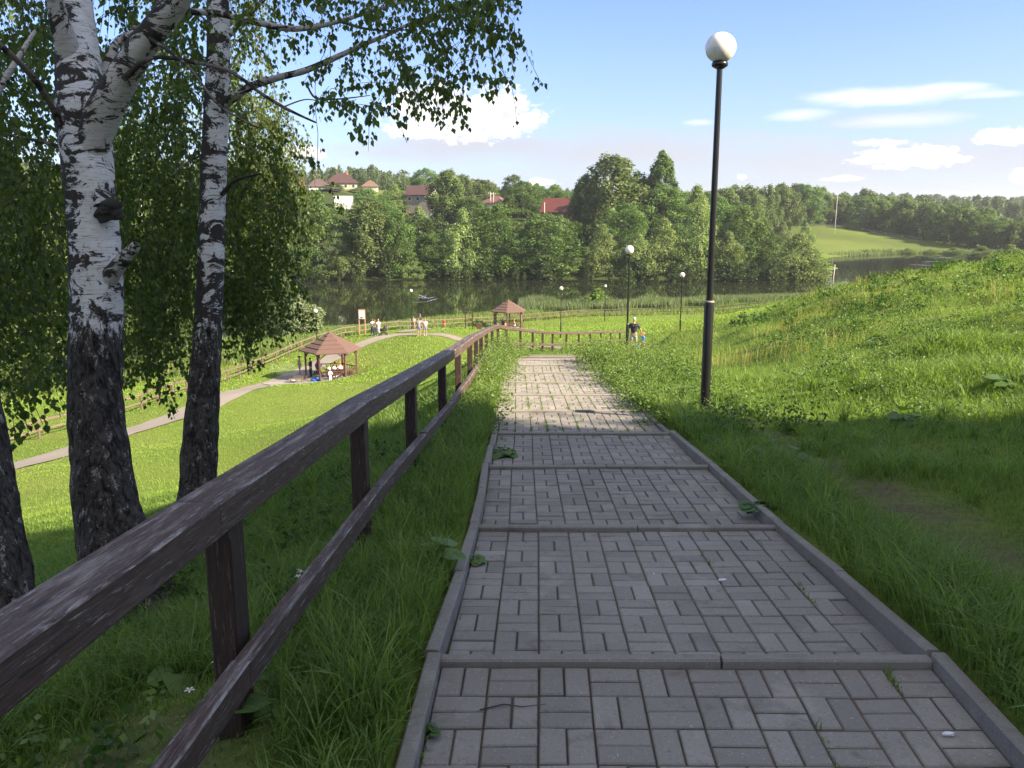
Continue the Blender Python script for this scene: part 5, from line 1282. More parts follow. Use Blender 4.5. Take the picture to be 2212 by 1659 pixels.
class Foliage:
    def __init__(s, seed): s.C, s.D, s.L, s.A = [], [], [], []; s.rng = np.random.default_rng(seed); s.tw = MB(); s.rr = random.Random(seed)
    def strand(s, p, length, leaf=.047, dens=1.0, sway=None, twig=True, spread=.05):
        rr = s.rr; n = max(3, int(length / .05)); length *= 1; gaps = [rr.random() for _ in range(3)]; d = Vector((rr.uniform(-1, 1), rr.uniform(-1, 1), rr.uniform(-.4, .5))).normalized() if sway is None else sway
        pts = [p.copy()]; q = p.copy()
        for i in range(n):
            d = (d + Vector((rr.uniform(-.22, .22), rr.uniform(-.22, .22), -.20))).normalized(); q = q + d * .05; pts.append(q.copy())
        if twig: s.tw.tube(pts[::3] + [pts[-1]], [.0022] * (len(pts[::3])) + [.0008], 3, cap=False)
        k = int(n * 2.5 * dens)
        for i in range(k):
            f = .08 + .92 * (rr.random() if rr.random() < .45 else min(1, max(0, rr.gauss(gaps[i % 3], .09)))); j = f * n; a = pts[int(j)]; b_ = pts[min(n, int(j) + 1)]; c = a.lerp(b_, j % 1)
            o = Vector((rr.gauss(0, 1), rr.gauss(0, 1), rr.gauss(-.4, .5))).normalized()
            s.C.append(tuple(c + o * rr.uniform(.01, spread))); s.D.append((o.x * .5, o.y * .5, -1 + o.z * .3)); s.L.append(leaf * rr.uniform(.6, 1.2)); s.A.append(rr.random())
    def cloud(s, C, leaf):   # many small leaves at once
        n = len(C); s.C += [tuple(c) for c in C]; D_ = s.rng.normal(size=(n, 3)) * .5 + np.array([0, 0, -.8]); s.D += [tuple(d) for d in D_]; s.L += list(leaf * (.6 + .7 * s.rng.random(n))); s.A += list(s.rng.random(n))
    def build(s, name, parent, mat, O):
        C = np.array(s.C); D_ = unit(np.array(s.D)); L = np.array(s.L)[:, None]; rng = s.rng
        S = unit(np.cross(D_, rng.normal(size=C.shape))); Nn = np.cross(S, D_)
        v0 = C; v1 = C + D_ * L * .34 + S * L * .40 + Nn * L * .08; v2 = C + D_ * L; v3 = C + D_ * L * .34 - S * L * .40 + Nn * L * .08
        v4 = C + D_ * L * .62 + S * L * .26; v5 = C + D_ * L * .62 - S * L * .26
        V = np.stack([v0, v1, v4, v2, v5, v3], 1).reshape(-1, 3) - np.array(O); n = len(C); b = np.arange(n)[:, None] * 6
        F1 = b + np.array([[0, 1, 2, 3]]); F2 = b + np.array([[0, 3, 4, 5]])
        o = link(name, mesh_np(name, V, np.concatenate([F1, F2]), v=np.repeat(np.array(s.A), 6), mat=mat), parent)
        if s.tw.V:
            s.tw.V = [(x - O[0], y - O[1], z - O[2]) for (x, y, z) in s.tw.V]; s.tw.build('twigs', M['twig'], o)
        return o
def birch(label, trunk, limbs, seed, h0, hw, nseg=44, rough_low=.09, dark=0.0):
    pts, rad = px_pts(trunk); O = Vector((pts[0].x, pts[0].y, g1(pts[0].x, pts[0].y)))
    pts = [Vector((pts[0].x, pts[0].y, O.z - .35))] + pts; rad = [rad[0] * 1.12] + rad
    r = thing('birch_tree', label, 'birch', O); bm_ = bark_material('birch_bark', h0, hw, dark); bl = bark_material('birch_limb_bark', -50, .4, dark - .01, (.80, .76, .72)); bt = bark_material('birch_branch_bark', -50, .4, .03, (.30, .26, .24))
    vs, fs, _, _ = bark_tube(pts, rad, 150, nseg, seed, .03, rough_low)
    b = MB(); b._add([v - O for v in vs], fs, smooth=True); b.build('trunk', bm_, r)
    res = []
    for L in limbs:
        p, q = px_pts(L); vs, fs, cl, rd = bark_tube(p, q, max(14, len(p) * 8), 14 if q[0] < .03 else 28, seed + len(L), .07)
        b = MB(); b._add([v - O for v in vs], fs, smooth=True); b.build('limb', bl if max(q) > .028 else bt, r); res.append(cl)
    return r, O, res
b1, O1, l1 = birch('thick white birch trunk forking into heavy limbs, right behind the handrail',
    [(300, 1340, 5.0, 215), (262, 1230, 5.0, 178), (238, 1130, 5.02, 152), (218, 1000, 5.05, 132), (207, 850, 5.08, 122), (207, 700, 5.1, 118), (206, 560, 5.12, 118), (196, 430, 5.15, 112), (186, 330, 5.2, 118), (178, 230, 5.25, 118), (168, 120, 5.35, 98), (158, 0, 5.5, 86), (150, -160, 5.7, 72), (165, -400, 6.0, 52), (150, -700, 6.4, 30)],
    [[(192, 345, 5.15, 70), (222, 250, 5.1, 84), (258, 178, 5.0, 74), (300, 110, 4.9, 68), (345, 50, 4.8, 62), (395, -20, 4.7, 56), (470, -140, 4.6, 46), (560, -330, 4.6, 30), (600, -560, 4.7, 14)],
     [(160, 170, 5.3, 60), (142, 90, 5.2, 52), (122, 20, 5.1, 42), (105, -60, 5.0, 34), (70, -200, 4.9, 20), (20, -380, 4.8, 8)],
     [(196, 225, 5.4, 26), (236, 130, 5.6, 22), (262, 85, 5.7, 20), (330, 62, 5.8, 18), (390, 30, 5.9, 16), (460, 28, 6.0, 16), (545, 46, 6.1, 15), (625, 62, 6.2, 14), (690, 56, 6.3, 12), (760, 38, 6.4, 9), (850, 10, 6.6, 7), (940, -10, 6.8, 5), (1010, 10, 7.0, 2)],
     [(735, 46, 6.35, 8), (790, 62, 6.4, 6), (850, 66, 6.5, 4), (900, 62, 6.5, 2)],
     [(268, 170, 4.9, 16), (330, 125, 4.8, 10), (430, 137, 4.8, 9), (500, 156, 4.85, 9), (566, 203, 4.9, 8), (625, 238, 4.95, 7), (683, 265, 5.0, 4)],
     [(610, 232, 4.95, 4), (660, 215, 5.0, 3), (705, 222, 5.1, 1.5)],
     [(290, 60, 4.9, 12), (351, 101, 4.7, 8), (410, 148, 4.6, 7), (468, 222, 4.6, 6), (527, 261, 4.6, 5), (562, 277, 4.6, 3)],
     [(132, 270, 5.1, 16), (98, 207, 4.9, 15), (58, 152, 4.7, 14), (0, 98, 4.5, 13), (-90, 30, 4.3, 9)],
     [(140, 318, 5.2, 10), (60, 300, 5.3, 6), (-20, 285, 5.4, 3)],
     [(236, 600, 5.05, 46), (262, 566, 4.98, 34), (286, 540, 4.92, 28), (296, 528, 4.9, 20)]],
    3, 1.75, .16, dark=.012)
b2, O2, l2 = birch('slender white birch trunk with dark furrowed foot, second from the left behind the handrail',
    [(432, 1240, 6.5, 122), (424, 1120, 6.5, 96), (430, 1000, 6.55, 84), (437, 880, 6.6, 76), (446, 760, 6.65, 66), (452, 640, 6.7, 62), (457, 500, 6.75, 62), (462, 360, 6.8, 60), (468, 220, 6.9, 58), (472, 100, 7.0, 54), (472, -20, 7.1, 50), (478, -240, 7.4, 36), (490, -600, 7.8, 16)],
    [[(470, 240, 6.85, 26), (505, 210, 6.8, 22), (546, 185, 6.75, 18), (600, 168, 6.7, 16), (660, 152, 6.7, 15), (730, 122, 6.7, 13), (790, 94, 6.7, 11), (840, 74, 6.8, 9), (910, 40, 6.9, 5), (980, 30, 7.0, 2)],
     [(665, 188, 6.7, 5), (683, 212, 6.7, 5), (730, 214, 6.7, 4), (800, 206, 6.7, 1.5)],
     [(480, 420, 6.7, 12), (510, 390, 6.5, 9), (562, 375, 6.3, 4)],
     [(452, 330, 6.8, 7), (405, 350, 6.7, 4), (370, 380, 6.6, 2)],
     [(480, 90, 7.0, 16), (540, 30, 7.1, 12), (620, -50, 7.2, 8), (720, -120, 7.4, 4)]],
    8, 2.0, .55, rough_low=.10, dark=.035)
b3, O3, l3 = birch('dark furrowed birch trunk cut off by the left edge of the picture',
    [(-2, 1500, 4.2, 230), (-8, 1380, 4.2, 190), (-18, 1250, 4.2, 172), (-36, 1100, 4.25, 150), (-50, 960, 4.3, 136), (-75, 800, 4.35, 124), (-100, 500, 4.5, 110), (-120, 200, 4.6, 95), (-150, -200, 4.9, 70), (-160, -600, 5.2, 30)],
    [[(-100, 420, 4.5, 30), (-40, 260, 4.6, 22), (30, 140, 4.7, 14), (80, 60, 4.8, 7)]], 14, 3.6, .5)
vs = []
b = MB(); kp = P(232, 452, 4.985) - O1
for q_ in range(9):
    r_ = random.Random(q_); b.ball(kp + Vector((r_.uniform(-.05, .045), r_.uniform(0, .03), r_.uniform(-.05, .04))), r_.uniform(.028, .048), 1.3, .8, .9, 16, 10)
b.V = [tuple(Vector(v) + Vector((1, 1, 1)) * .03 * mnoise.noise(Vector(v) * 22)) for v in b.V]
b.build('burl', simple('black_burl', (.035, .030, .026), .95, .5, 30, bump=1.0), b1)
# curtains of hanging shoots
def curtain(F_, x0, x1, y0, y1, s0, s1, n, lmin, lmax, leaf=.047, dens=1.0):
    for _ in range(n):
        x = F_.rr.uniform(x0, x1); y = F_.rr.uniform(y0, y1); s = F_.rr.uniform(s0, s1); F_.strand(P(x, y, s), F_.rr.uniform(lmin, lmax), leaf, dens)
def hang_from(F_, line, n, lmin, lmax, f0=.2, f1=1.0, jit=.25, leaf=.047, up=.1, dens=1.0):
    for _ in range(n):
        i = F_.rr.uniform(f0, f1) * (len(line) - 1); a = line[int(i)]; b_ = line[min(len(line) - 1, int(i) + 1)]; p = a.lerp(b_, i % 1) + Vector((F_.rr.uniform(-jit, jit), F_.rr.uniform(-jit, jit), F_.rr.uniform(-.02, up)))
        F_.strand(p, F_.rr.uniform(lmin, lmax), leaf, dens)
f1 = Foliage(21)
hang_from(f1, l1[2], 30, .15, .42, .55, 1.0, .35, up=.35)
hang_from(f1, l1[2], 14, .1, .35, .25, .6, .3)
curtain(f1, 840, 1085, -60, 30, 5.6, 7.2, 50, .25, .62)          # top right fringe
for (x, y, L, d_) in [(868, 150, .55, 1.1), (952, 60, .8, 1.3), (1000, 90, .5, 1.2), (1070, 60, .62, 1.3), (1040, 0, .7, 1.2), (935, 180, .42, .7), (1085, -20, .35, 1.0), (1100, -20, .32, 1), (990, 160, .3, .8), (1062, 170, .22, 1.2)]:
    for q in range(3): f1.strand(P(x + q * 7 - 7, y, 5.9 + .1 * q), L, .05, d_)
for (x, y, L) in [(694, 205, .52), (700, 215, .40), (690, 215, .3)]: f1.strand(P(x, y, 5.0), L, .045, 1.5)
for (x, y, L) in [(775, 225, .45), (785, 235, .42), (770, 215, .3), (800, 215, .2)]: f1.strand(P(x, y, 5.5), L, .045, 1.1)
for (x, y, L) in [(868, 190, .35), (873, 200, .36), (880, 170, .3)]: f1.strand(P(x, y, 5.2), L, .05, 1.2)
f1.strand(P(1342, -40, 5.6), .16, .045, 1.6); f1.strand(P(1350, -50, 5.6), .18, .045, 1.5)
curtain(f1, 600, 860, -80, 40, 5.2, 7.0, 24, .15, .5)
curtain(f1, 780, 900, 60, 190, 5.6, 7.0, 16, .2, .5)
curtain(f1, 700, 800, 100, 240, 6.0, 7.0, 7, .2, .4)
curtain(f1, 500, 640, -120, 20, 6.0, 8.0, 14, .3, .6)
curtain(f1, -120, 110, -150, 420, 5.6, 9.0, 210, .5, 1.1)
curtain(f1, -100, 130, 300, 620, 5.8, 9.0, 150, .6, 1.2)
curtain(f1, -100, 90, 560, 760, 5.6, 8.5, 70, .5, .9)
curtain(f1, 20, 130, 740, 830, 5.4, 6.5, 18, .3, .62)
curtain(f1, -60, 60, 760, 850, 4.6, 5.4, 16, .2, .5, .052)
curtain(f1, 225, 420, -160, 120, 6.0, 9.0, 80, .5, 1.2)
curtain(f1, 250, 430, 100, 560, 7.2, 10.5, 270, .6, 1.4)
curtain(f1, 270, 430, 480, 680, 7.0, 9.0, 95, .6, 1.1)
curtain(f1, 290, 350, 700, 790, 6.9, 8.2, 20, .4, .65); curtain(f1, 355, 375, 660, 780, 7.0, 8.0, 8, .4, .65)
for _ in range(20):
    f1.strand(P(f1.rr.uniform(690, 1090), f1.rr.uniform(-20, 130), f1.rr.uniform(5.4, 6.8)), f1.rr.uniform(.45, .85), .047, .5)
f1.build('foliage', b1, M['birch_leaf'], O1)
f2 = Foliage(33)
hang_from(f2, l2[0], 32, .12, .42, .35, 1.0, .4, up=.25)
curtain(f2, 480, 560, -60, 260, 8.5, 11, 70, .4, 1.0)
curtain(f2, 490, 622, 200, 420, 8.6, 12, 190, .5, 1.3)
curtain(f2, 480, 600, 330, 560, 8.2, 12, 150, .5, 1.2)
curtain(f2, 480, 590, 520, 640, 8.2, 10.5, 64, .5, 1.0)
curtain(f2, 492, 560, 600, 700, 8.4, 9.6, 34, .4, .8)
curtain(f2, 540, 560, 560, 735, 8.2, 8.6, 18, .35, .5)
curtain(f2, 500, 900, -300, -90, 6.6, 9.5, 90, .5, 1.1)
f2.build('foliage', b2, M['birch_leaf'], O2)
f3 = Foliage(40)
curtain(f3, -300, 20, -200, 700, 4.8, 9.0, 120, .6, 1.3)
f3.build('foliage', b3, M['birch_leaf'], O3)
# two more birches farther down the slope on the left
def cloud_tree(label, x, y, s, H, W_, n, leaf, seed, trunk_w=.14):
    loc = at(x, y, s); V, F, v = crown('birch', n, leaf / H, seed); V = V * np.array([W_ / .54, W_ / .54, H])
    r = thing('birch_tree', label, 'birch', loc); link('crown', mesh_np('crown', V, F, v=v, mat=M['birch_leaf']), r)
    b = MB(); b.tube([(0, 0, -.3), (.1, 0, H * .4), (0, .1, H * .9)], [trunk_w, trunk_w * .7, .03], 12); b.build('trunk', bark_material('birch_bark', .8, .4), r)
    return r
cloud_tree('leafy birch on the lake bank seen between the thick and slender birch trunks', 340, 850, 84, 25, 11, 30000, .24, 62)
cloud_tree('leafy birch on the lake bank at the left edge behind the thick birch trunk', 50, 850, 76, 23, 13, 30000, .24, 63)
# -- trees behind the photographer that shade the foreground
SHX = [(20, -3.9, 19, .85), (29, -7.7, 22, .8), (38, -11.7, 25, .75), (47, -15.5, 27, .75), (22, -13.5, 18, .9), (31, -17.5, 22, .9), (24, .8, 8.5, 1.1), (14, -14, 13, .9)]
for i, (x, y, h, w_) in enumerate(SHX):
    tree('shade', i % 3, (x, y, g1(x, y)), h, w_, 'broad leafy tree standing behind the viewer on the right, shading the path', group='shade trees behind the viewer', n=12000, leaf=.030)
HAZE = .00015
# ------------------------------------------------------------------ grass, weeds and reeds
def blades(name, X, Y, H, Wd, seed, mat, lean=.45, seg=2, Z=None, label='', cat='grass', vbias=None):
    rng = np.random.default_rng(seed); n = len(X); Z = G(X, Y) if Z is None else Z
    B = np.stack([X, Y, Z - .01], 1); a = rng.random(n) * 6.283; dirv = np.stack([np.cos(a), np.sin(a), np.zeros(n)], 1)
    a2 = rng.random(n) * 6.283; side = np.stack([np.cos(a2), np.sin(a2), np.zeros(n)], 1) * (Wd / 2)[:, None]
    l = (lean * (.3 + rng.random(n)))[:, None] * H[:, None]; up = np.array([0, 0, 1.0]) * H[:, None]
    p1 = B + up * .55 + dirv * l * .30; p2 = B + up * (.95 - .25 * (l / H[:, None])) + dirv * l
    v = rng.random(n) * .7 + .15
    if vbias is not None: v = np.clip(v + vbias, 0, 1)
    if seg == 2:
        V = np.stack([B - side, B + side, p1 + side * .8, p1 - side * .8, p2], 1).reshape(-1, 3); b = np.arange(n)[:, None] * 5
        Fq = b + np.array([[0, 1, 2, 3]]); Ft = b + np.array([[3, 2, 4]]); me = mesh_np(name, V, [Fq, Ft], v=np.repeat(v, 5), mat=mat)
    else:
        V = np.stack([B - side, B + side, p2], 1).reshape(-1, 3); me = mesh_np(name, V, np.arange(n * 3).reshape(-1, 3), v=np.repeat(v, 3), mat=mat)
    return kind(tag(link(name, me), label, cat), 'stuff')
def scatter(n, y0, y1, pw, rng, margin=1.25, xlim=None):
    """points in the view wedge, density falling with distance"""
    u = rng.random(n); e = 2 - pw
    Y = (y0 ** e + u * (y1 ** e - y0 ** e)) ** (1 / e) if abs(e) > 1e-6 else y0 * (y1 / y0) ** u
    hw = .64 * margin * Y + .6
    X = (rng.random(n) * 2 - 1) * hw; return X, Y
rng = np.random.default_rng(77)
def patch(X, Y, f=1.0, o=0.0): return .5 + .25 * np.sin(X * 1.9 * f + 1.7 * np.sin(Y * 1.1 * f + o)) + .25 * np.sin(Y * 2.3 * f + 1.3 * np.sin(X * 1.6 * f + o))
def islawn(X, Y):   # mown, lower lawn left of the handrail
    return (X < np.interp(Y, [0, 6, 12, 20, 30, 45, 60, 110], [-3.6, -3.3, -2.6, -2.2, -2, -1, 4, 12])) & (Y > 7)
# near tall grass
X, Y = scatter(290000, .75, 15, 1.35, rng)
d = X - pathx(Y)
ok = ~((np.abs(d) < 1.09))
sm = soil_mask(X, Y); ok &= rng.random(len(X)) > sm * 1.05
X, Y, sm, d = X[ok], Y[ok], sm[ok], d[ok]
lw = islawn(X, Y)
pt = patch(X, Y)
H = (.08 + .24 * pt ** 1.3 * rng.random(len(X)) ** .6 + .06 * rng.random(len(X)))
H *= np.where(d > 1.1, np.interp(d, [1.1, 1.6, 2.3, 3.0, 4.2, 5.2], [1.15, 1.4, .9, .4, .6, 1.6]), 1.0)
H *= np.where((d < -1.1) & (X > -1.2), .95, 1.0); H = np.where(lw, .05 + .05 * rng.random(len(X)), H)
H *= 1 - .6 * np.clip(sm * 2, 0, 1)
w = (.0030 + .0045 * rng.random(len(X)) ** 1.5) * np.maximum(1, Y / 5.0)
blades('grass', X, Y, H, w, 1, M['grass'], .75, 2, label='long green grass on the bank either side of the paved path')
# long arching blades in tussocks
def arching(name, spots, seed, mat, label):
    rng = np.random.default_rng(seed); Vs, Fs, A = [], [], []; off = 0
    for (x, y, n, L, v0) in spots:
        z = g1(x, y) - .01; a = rng.random(n) * 6.283; d = np.stack([np.cos(a), np.sin(a)], 1); ln = L * (.55 + .6 * rng.random(n)); b0 = rng.normal(size=(n, 2)) * .03
        w = (.0035 + .0035 * rng.random(n)) * max(1, y / 6); out = .25 + .75 * rng.random(n); tw = rng.normal(size=n) * .5
        side = np.stack([-np.sin(a + tw), np.cos(a + tw)], 1); rows = []
        for (f, ww) in ((0, .8), (.3, 1.0), (.6, .85), (.85, .5), (1.0, .06)):
            h = ln * (f - .50 * out * f ** 2.4); r = ln * out * .75 * f ** 1.7
            c = np.stack([x + b0[:, 0] + d[:, 0] * r, y + b0[:, 1] + d[:, 1] * r, z + h], 1); s3 = np.concatenate([side * (w * ww)[:, None] / 2, np.zeros((n, 1))], 1)
            rows += [c - s3, c + s3]
        Vs.append(np.stack(rows, 1).reshape(-1, 3)); b = np.arange(n)[:, None] * 10 + off
        for k in range(4): Fs.append(b + np.array([[2 * k, 2 * k + 1, 2 * k + 3, 2 * k + 2]]))
        A.append(np.repeat(np.clip(v0 + rng.normal(size=n) * .2, 0, 1), 10)); off += n * 10
    return kind(tag(link(name, mesh_np(name, np.concatenate(Vs), np.concatenate(Fs), v=np.concatenate(A), mat=mat)), label, 'grass'), 'stuff')
ra = random.Random(4); SPT = []
for _ in range(1500):
    y = ra.uniform(1.0, 3.6) if ra.random() < .35 else ra.uniform(2.5, 13); u = ra.random()
    px_ = float(pathx(y))
    if u < .34: x = px_ - 1.14 - ra.random() ** 1.5 * .9
    elif u < .62: x = px_ + 1.14 + ra.random() ** 1.4 * 1.3
    elif u < .8: x = ra.uniform(-2.6, -.9)
    else: x = px_ + ra.uniform(2.6, .7 * y + 1)
    if abs(x) > .68 * y + .9 or soil_mask(np.array([x]), np.array([y]))[0] > .25: continue
    SPT.append((x, y, ra.randrange(16, 40), ra.uniform(.16, .40), ra.uniform(.3, .85)))
arching('tussock_grass', SPT, 6, M['grass'], 'long arching grass blades in tussocks beside the kerbs and under the handrail')
# middle distance
X, Y = scatter(330000, 12, 70, 1.15, rng, 1.15)
ok = ~on_walk(X, Y, .1); X, Y = X[ok], Y[ok]; z = G(X, Y); ok = z > WATER + .1; X, Y, z = X[ok], Y[ok], z[ok]; lw = islawn(X, Y)
mid = ~lw; d = X - pathx(Y)
Hm = (.14 + .26 * patch(X, Y, .35) * rng.random(len(X))) * np.interp(d, [1.2, 4, 7, 12], [.8, .7, .9, .75])
blades('meadow_grass', X[mid], Y[mid], Hm[mid], (.010 + .008 * rng.random(mid.sum())) * np.maximum(.7, Y[mid] / 20), 2, M['grass'], .6, 1, Z=z[mid], label='tall uneven meadow grass covering the right hand slope', vbias=.75 * (patch(X, Y, .27, 2)[mid] - .5))
Hl = .05 + .07 * rng.random(len(X))
blades('lawn', X[lw], Y[lw], Hl[lw], (.012 + .008 * rng.random(lw.sum())) * np.maximum(.8, Y[lw] / 22), 3, M['lawn'], .5, 1, Z=z[lw], label='short bright mown lawn between the handrail and the lower walk', vbias=.5 * (patch(X, Y, .17, 1)[lw] - .5))
X, Y = scatter(15000, 16, 50, .6, rng, 1.1); ok = (X > .12 * Y + 2.2) & (patch(X, Y, .30, 4) > .62); X, Y = X[ok], Y[ok]
blades('dry_stalks', X, Y, .35 + .35 * rng.random(len(X)), .010 + .008 * rng.random(len(X)) * np.maximum(1, Y / 20), 12, M['drygrass'], .3, 2, label='pale dry grass stalks in streaks over the right hand slope', cat='dry grass')
# far lawn and rough bank by the lake
X, Y = scatter(260000, 60, 175, 1.0, rng, 1.1)
ok = ~on_walk(X, Y, .2); X, Y = X[ok], Y[ok]; z = G(X, Y); ok = (z > WATER + .02); X, Y, z = X[ok], Y[ok], z[ok]
fy = np.interp(X, [-60, -30, -18, -12, -2, 10, 40], [62, 74, 92, 103, 119, 123, 122])   # fence line
far = Y > fy + .5
nr = ~far & (X < 30)
blades('far_lawn', X[nr], Y[nr], .08 + .10 * rng.random(nr.sum()), .10 + .07 * rng.random(nr.sum()), 4, M['lawn'], .5, 1, Z=z[nr], label='sunlit grass of the flat meadow around the gazebos')
o_ = ~far & (X >= 30)
ft = far | o_
Hf = (.35 + .9 * patch(X, Y, .08, 3) * rng.random(len(X)))
dry = ft & (rng.random(len(X)) < .30 * patch(X, Y, .05)) & (Y < 136)
gr = ft & ~dry
blades('bank_grass', X[gr], Y[gr], Hf[gr], .10 + .08 * rng.random(gr.sum()), 5, M['weed'], .35, 1, Z=z[gr], label='tall rough pale grass between lakeside fence and water')
blades('dry_grass', X[dry], Y[dry], Hf[dry] * .9, .06 + .04 * rng.random(dry.sum()), 6, M['drygrass'], .35, 1, Z=z[dry], label='yellowed grass stalks along the lakeside fence')
# reed bed on the right, from the far gazebo to the mound, and thin sedge on the far shore
n = 42000; s = rng.uniform(124, 170, n); xp = rng.uniform(1120, 1760, n); X = (xp - 1106) / FP * s; Y = s
z = G(X, Y); edge = np.interp(xp, [1120, 1200, 1760], [146, 136, 134]) + 2.5 * np.sin(xp * .06)
ok = (Y > edge) & (z < -14.9) & (Y < 160 + 5 * np.sin(xp * .05)); X, Y, z = X[ok], Y[ok], z[ok]
blades('reeds', X, Y, 1.0 + .9 * rng.random(len(X)), .10 + .07 * rng.random(len(X)), 7, M['reed'], .16, 2, Z=np.maximum(z, WATER), label='dense blue green reed bed at the lake edge right of the farther gazebo', cat='reeds')
n = 9000; xp = rng.uniform(-200, 700, n); s = rng.uniform(186, 208, n); X = (xp - 1106) / FP * s; Y = s; z = G(X, Y); ok = (z > WATER - .5); X, Y, z = X[ok], Y[ok], z[ok]
n2 = 6000; xp2 = rng.uniform(1700, 2250, n2); s2 = rng.uniform(318, 346, n2); X2 = (xp2 - 1106) / FP * s2; z2 = G(X2, s2); ok = (z2 > WATER - .4) & (z2 < WATER + .8)
X = np.concatenate([X, X2[ok]]); Y = np.concatenate([Y, s2[ok]]); z = np.concatenate([z, z2[ok]])
blades('sedge', X, Y, 1.0 + .8 * rng.random(len(X)), .18 + .1 * rng.random(len(X)), 8, M['reed'], .15, 1, Z=np.maximum(z, WATER), label='thin strip of sedge along the far waterline', cat='sedge')
# leafy weeds (wormwood, nettles) as one mass
def weed_mesh(spots, seed, leaf=.05):
    rng = np.random.default_rng(seed); C, N_, S, A = [], [], [], []
    for (x, y, h, r, n) in spots:
        zb = g1(x, y); k = rng.integers(4, 9); st = rng.normal(size=(k, 2)) * r * .5; i = rng.integers(0, k, n); f = rng.random(n) ** .8
        sp_ = (.04 + .10 * (1 - f)) * (h + .2)
        c = np.stack([x + st[i, 0] * (1 + f * .5) + rng.normal(size=n) * sp_, y + st[i, 1] * (1 + f * .5) + rng.normal(size=n) * sp_, zb + f * h * (.75 + .25 * rng.random(k)[i])], 1)
        C.append(c); N_.append(unit(rng.normal(size=(n, 3)) + np.array([0, 0, .7]))); S.append(leaf * (.5 + rng.random(n)) * (1.15 - f * .6) * max(1, y / 16)); A.append(np.clip(rng.random(n) * .7 + rng.random() * .3, 0, 1))
    V, F = quads(np.concatenate(C), np.concatenate(N_), np.concatenate(S), rng, .6); return V, F, np.repeat(np.concatenate(A), 4)
sp = []; rr = random.Random(12)
for _ in range(210):      # right edge of the sunlit path
    y = rr.uniform(10.2, 26); o = (rr.uniform(.86, 1.35) if rr.random() < .6 else rr.uniform(1.3, 2.8)) if y < 22 else rr.uniform(.7, 3.8); big = np.interp(y, [10, 14, 18, 24], [.22, .36, .6, .7])
    sp.append((float(pathx(y)) + o, y, big * rr.uniform(.6, 1.15), .22, 170))
for _ in range(120):       # left edge
    y = rr.uniform(9.0, 24); sp.append((float(pathx(y)) - rr.uniform(.86, 1.5), y, np.interp(y, [8, 12, 20], [.2, .5, .75]) * rr.uniform(.6, 1.2), .16, 120))
for _ in range(26): y = rr.uniform(24, 40); sp.append((float(pathx(y)) + rr.choice([-1.9, 1.6]) + rr.uniform(-.5, .8), y, rr.uniform(.4, .9), .3, 130))
for _ in range(520):      # scattered over the right-hand mound
    y = rr.uniform(9, 48); x = rr.uniform(.30, .66) * y * 1.0 + 1.2; sp.append((x, y, rr.uniform(.15, .5) * (1.3 if patch(x, y, .5) > .55 else .7), .3, 90))
for _ in range(40): y = rr.uniform(2.2, 12); sp.append((rr.uniform(4.5, 8.5) if y > 5 else rr.uniform(3.8, 5), y, rr.uniform(.2, .4), .2, 90))
for _ in range(40): y = rr.uniform(2.0, 9); sp.append((rr.uniform(-2.3, -.5), y, rr.uniform(.12, .28), .12, 60))
V, F, v = weed_mesh(sp, 5); kind(tag(link('weeds', mesh_np('weeds', V, F, v=v, mat=M['weed'])), 'leafy nettles and wormwood crowding the path edges and the slope', 'weeds'), 'stuff')
sp = []
for _ in range(230):
    y = rr.uniform(8, 46); x = rr.uniform(.22, .66) * y + 1.6
    if patch(x, y, .4, 5) < .5: continue
    sp.append((x, y, rr.uniform(.25, .6), .45, 200))
for _ in range(40): y = rr.uniform(8.6, 20); sp.append((float(pathx(y)) + rr.uniform(1.2, 2.6), y, rr.uniform(.2, .5), .25, 140))
for _ in range(26): y = rr.uniform(2.5, 9); sp.append((rr.uniform(-2.7, -.95), y, rr.uniform(.15, .3), .2, 110))
V, F, v = weed_mesh(sp, 15, .06); kind(tag(link('nettles', mesh_np('nettles', V, F, v=v, mat=M['nettle'])), 'dark green nettle clumps scattered through the tall grass of the slope', 'nettles'), 'stuff')
# creeping grass tufts in the joints of the sunlit paving and on the kerbs
sp = []
for _ in range(620):
    k = rr.randrange(4, 9); y = rr.uniform(STEPS[k - 1][0], STEPS[k][0]) if rr.random() < .7 else STEPS[k - 1][0] + rr.uniform(.03, .1)
    cx_ = rr.choice([-.8, -.6, -.4, -.2, 0, .2, .4, .6, .8]) if rr.random() < .75 else rr.uniform(-1, 1)
    if cx_ > -.3 and rr.random() < .45: cx_ -= .4
    sp.append((float(pathx(y)) + cx_ + rr.uniform(-.012, .012), y, tread_z(k, y)))
for _ in range(46):
    k = rr.randrange(0, 4); y = rr.uniform(1.2 if k == 0 else STEPS[k - 1][0], STEPS[k][0]); sp.append((float(pathx(y)) + rr.choice([-1, -.995, .8, 1.0, .6, -1, .4]) + rr.uniform(-.01, .01), y, tread_z(k, y)))
XX, YY, ZZ = [], [], []
for (x, y, z) in sp:
    m_ = rr.randrange(5, 16)
    for _ in range(m_): XX.append(x + rr.gauss(0, .008)); YY.append(y + rr.gauss(0, .035)); ZZ.append(z - .005)
XX, YY, ZZ = map(np.array, (XX, YY, ZZ))
blades('joint_grass', XX, YY, .02 + .045 * np.random.default_rng(1).random(len(XX)), .004 + .004 * np.random.default_rng(2).random(len(XX)) * np.maximum(1, YY / 8), 9, M['grass'], .8, 2, Z=ZZ, label='little tufts of grass growing in the paving joints')
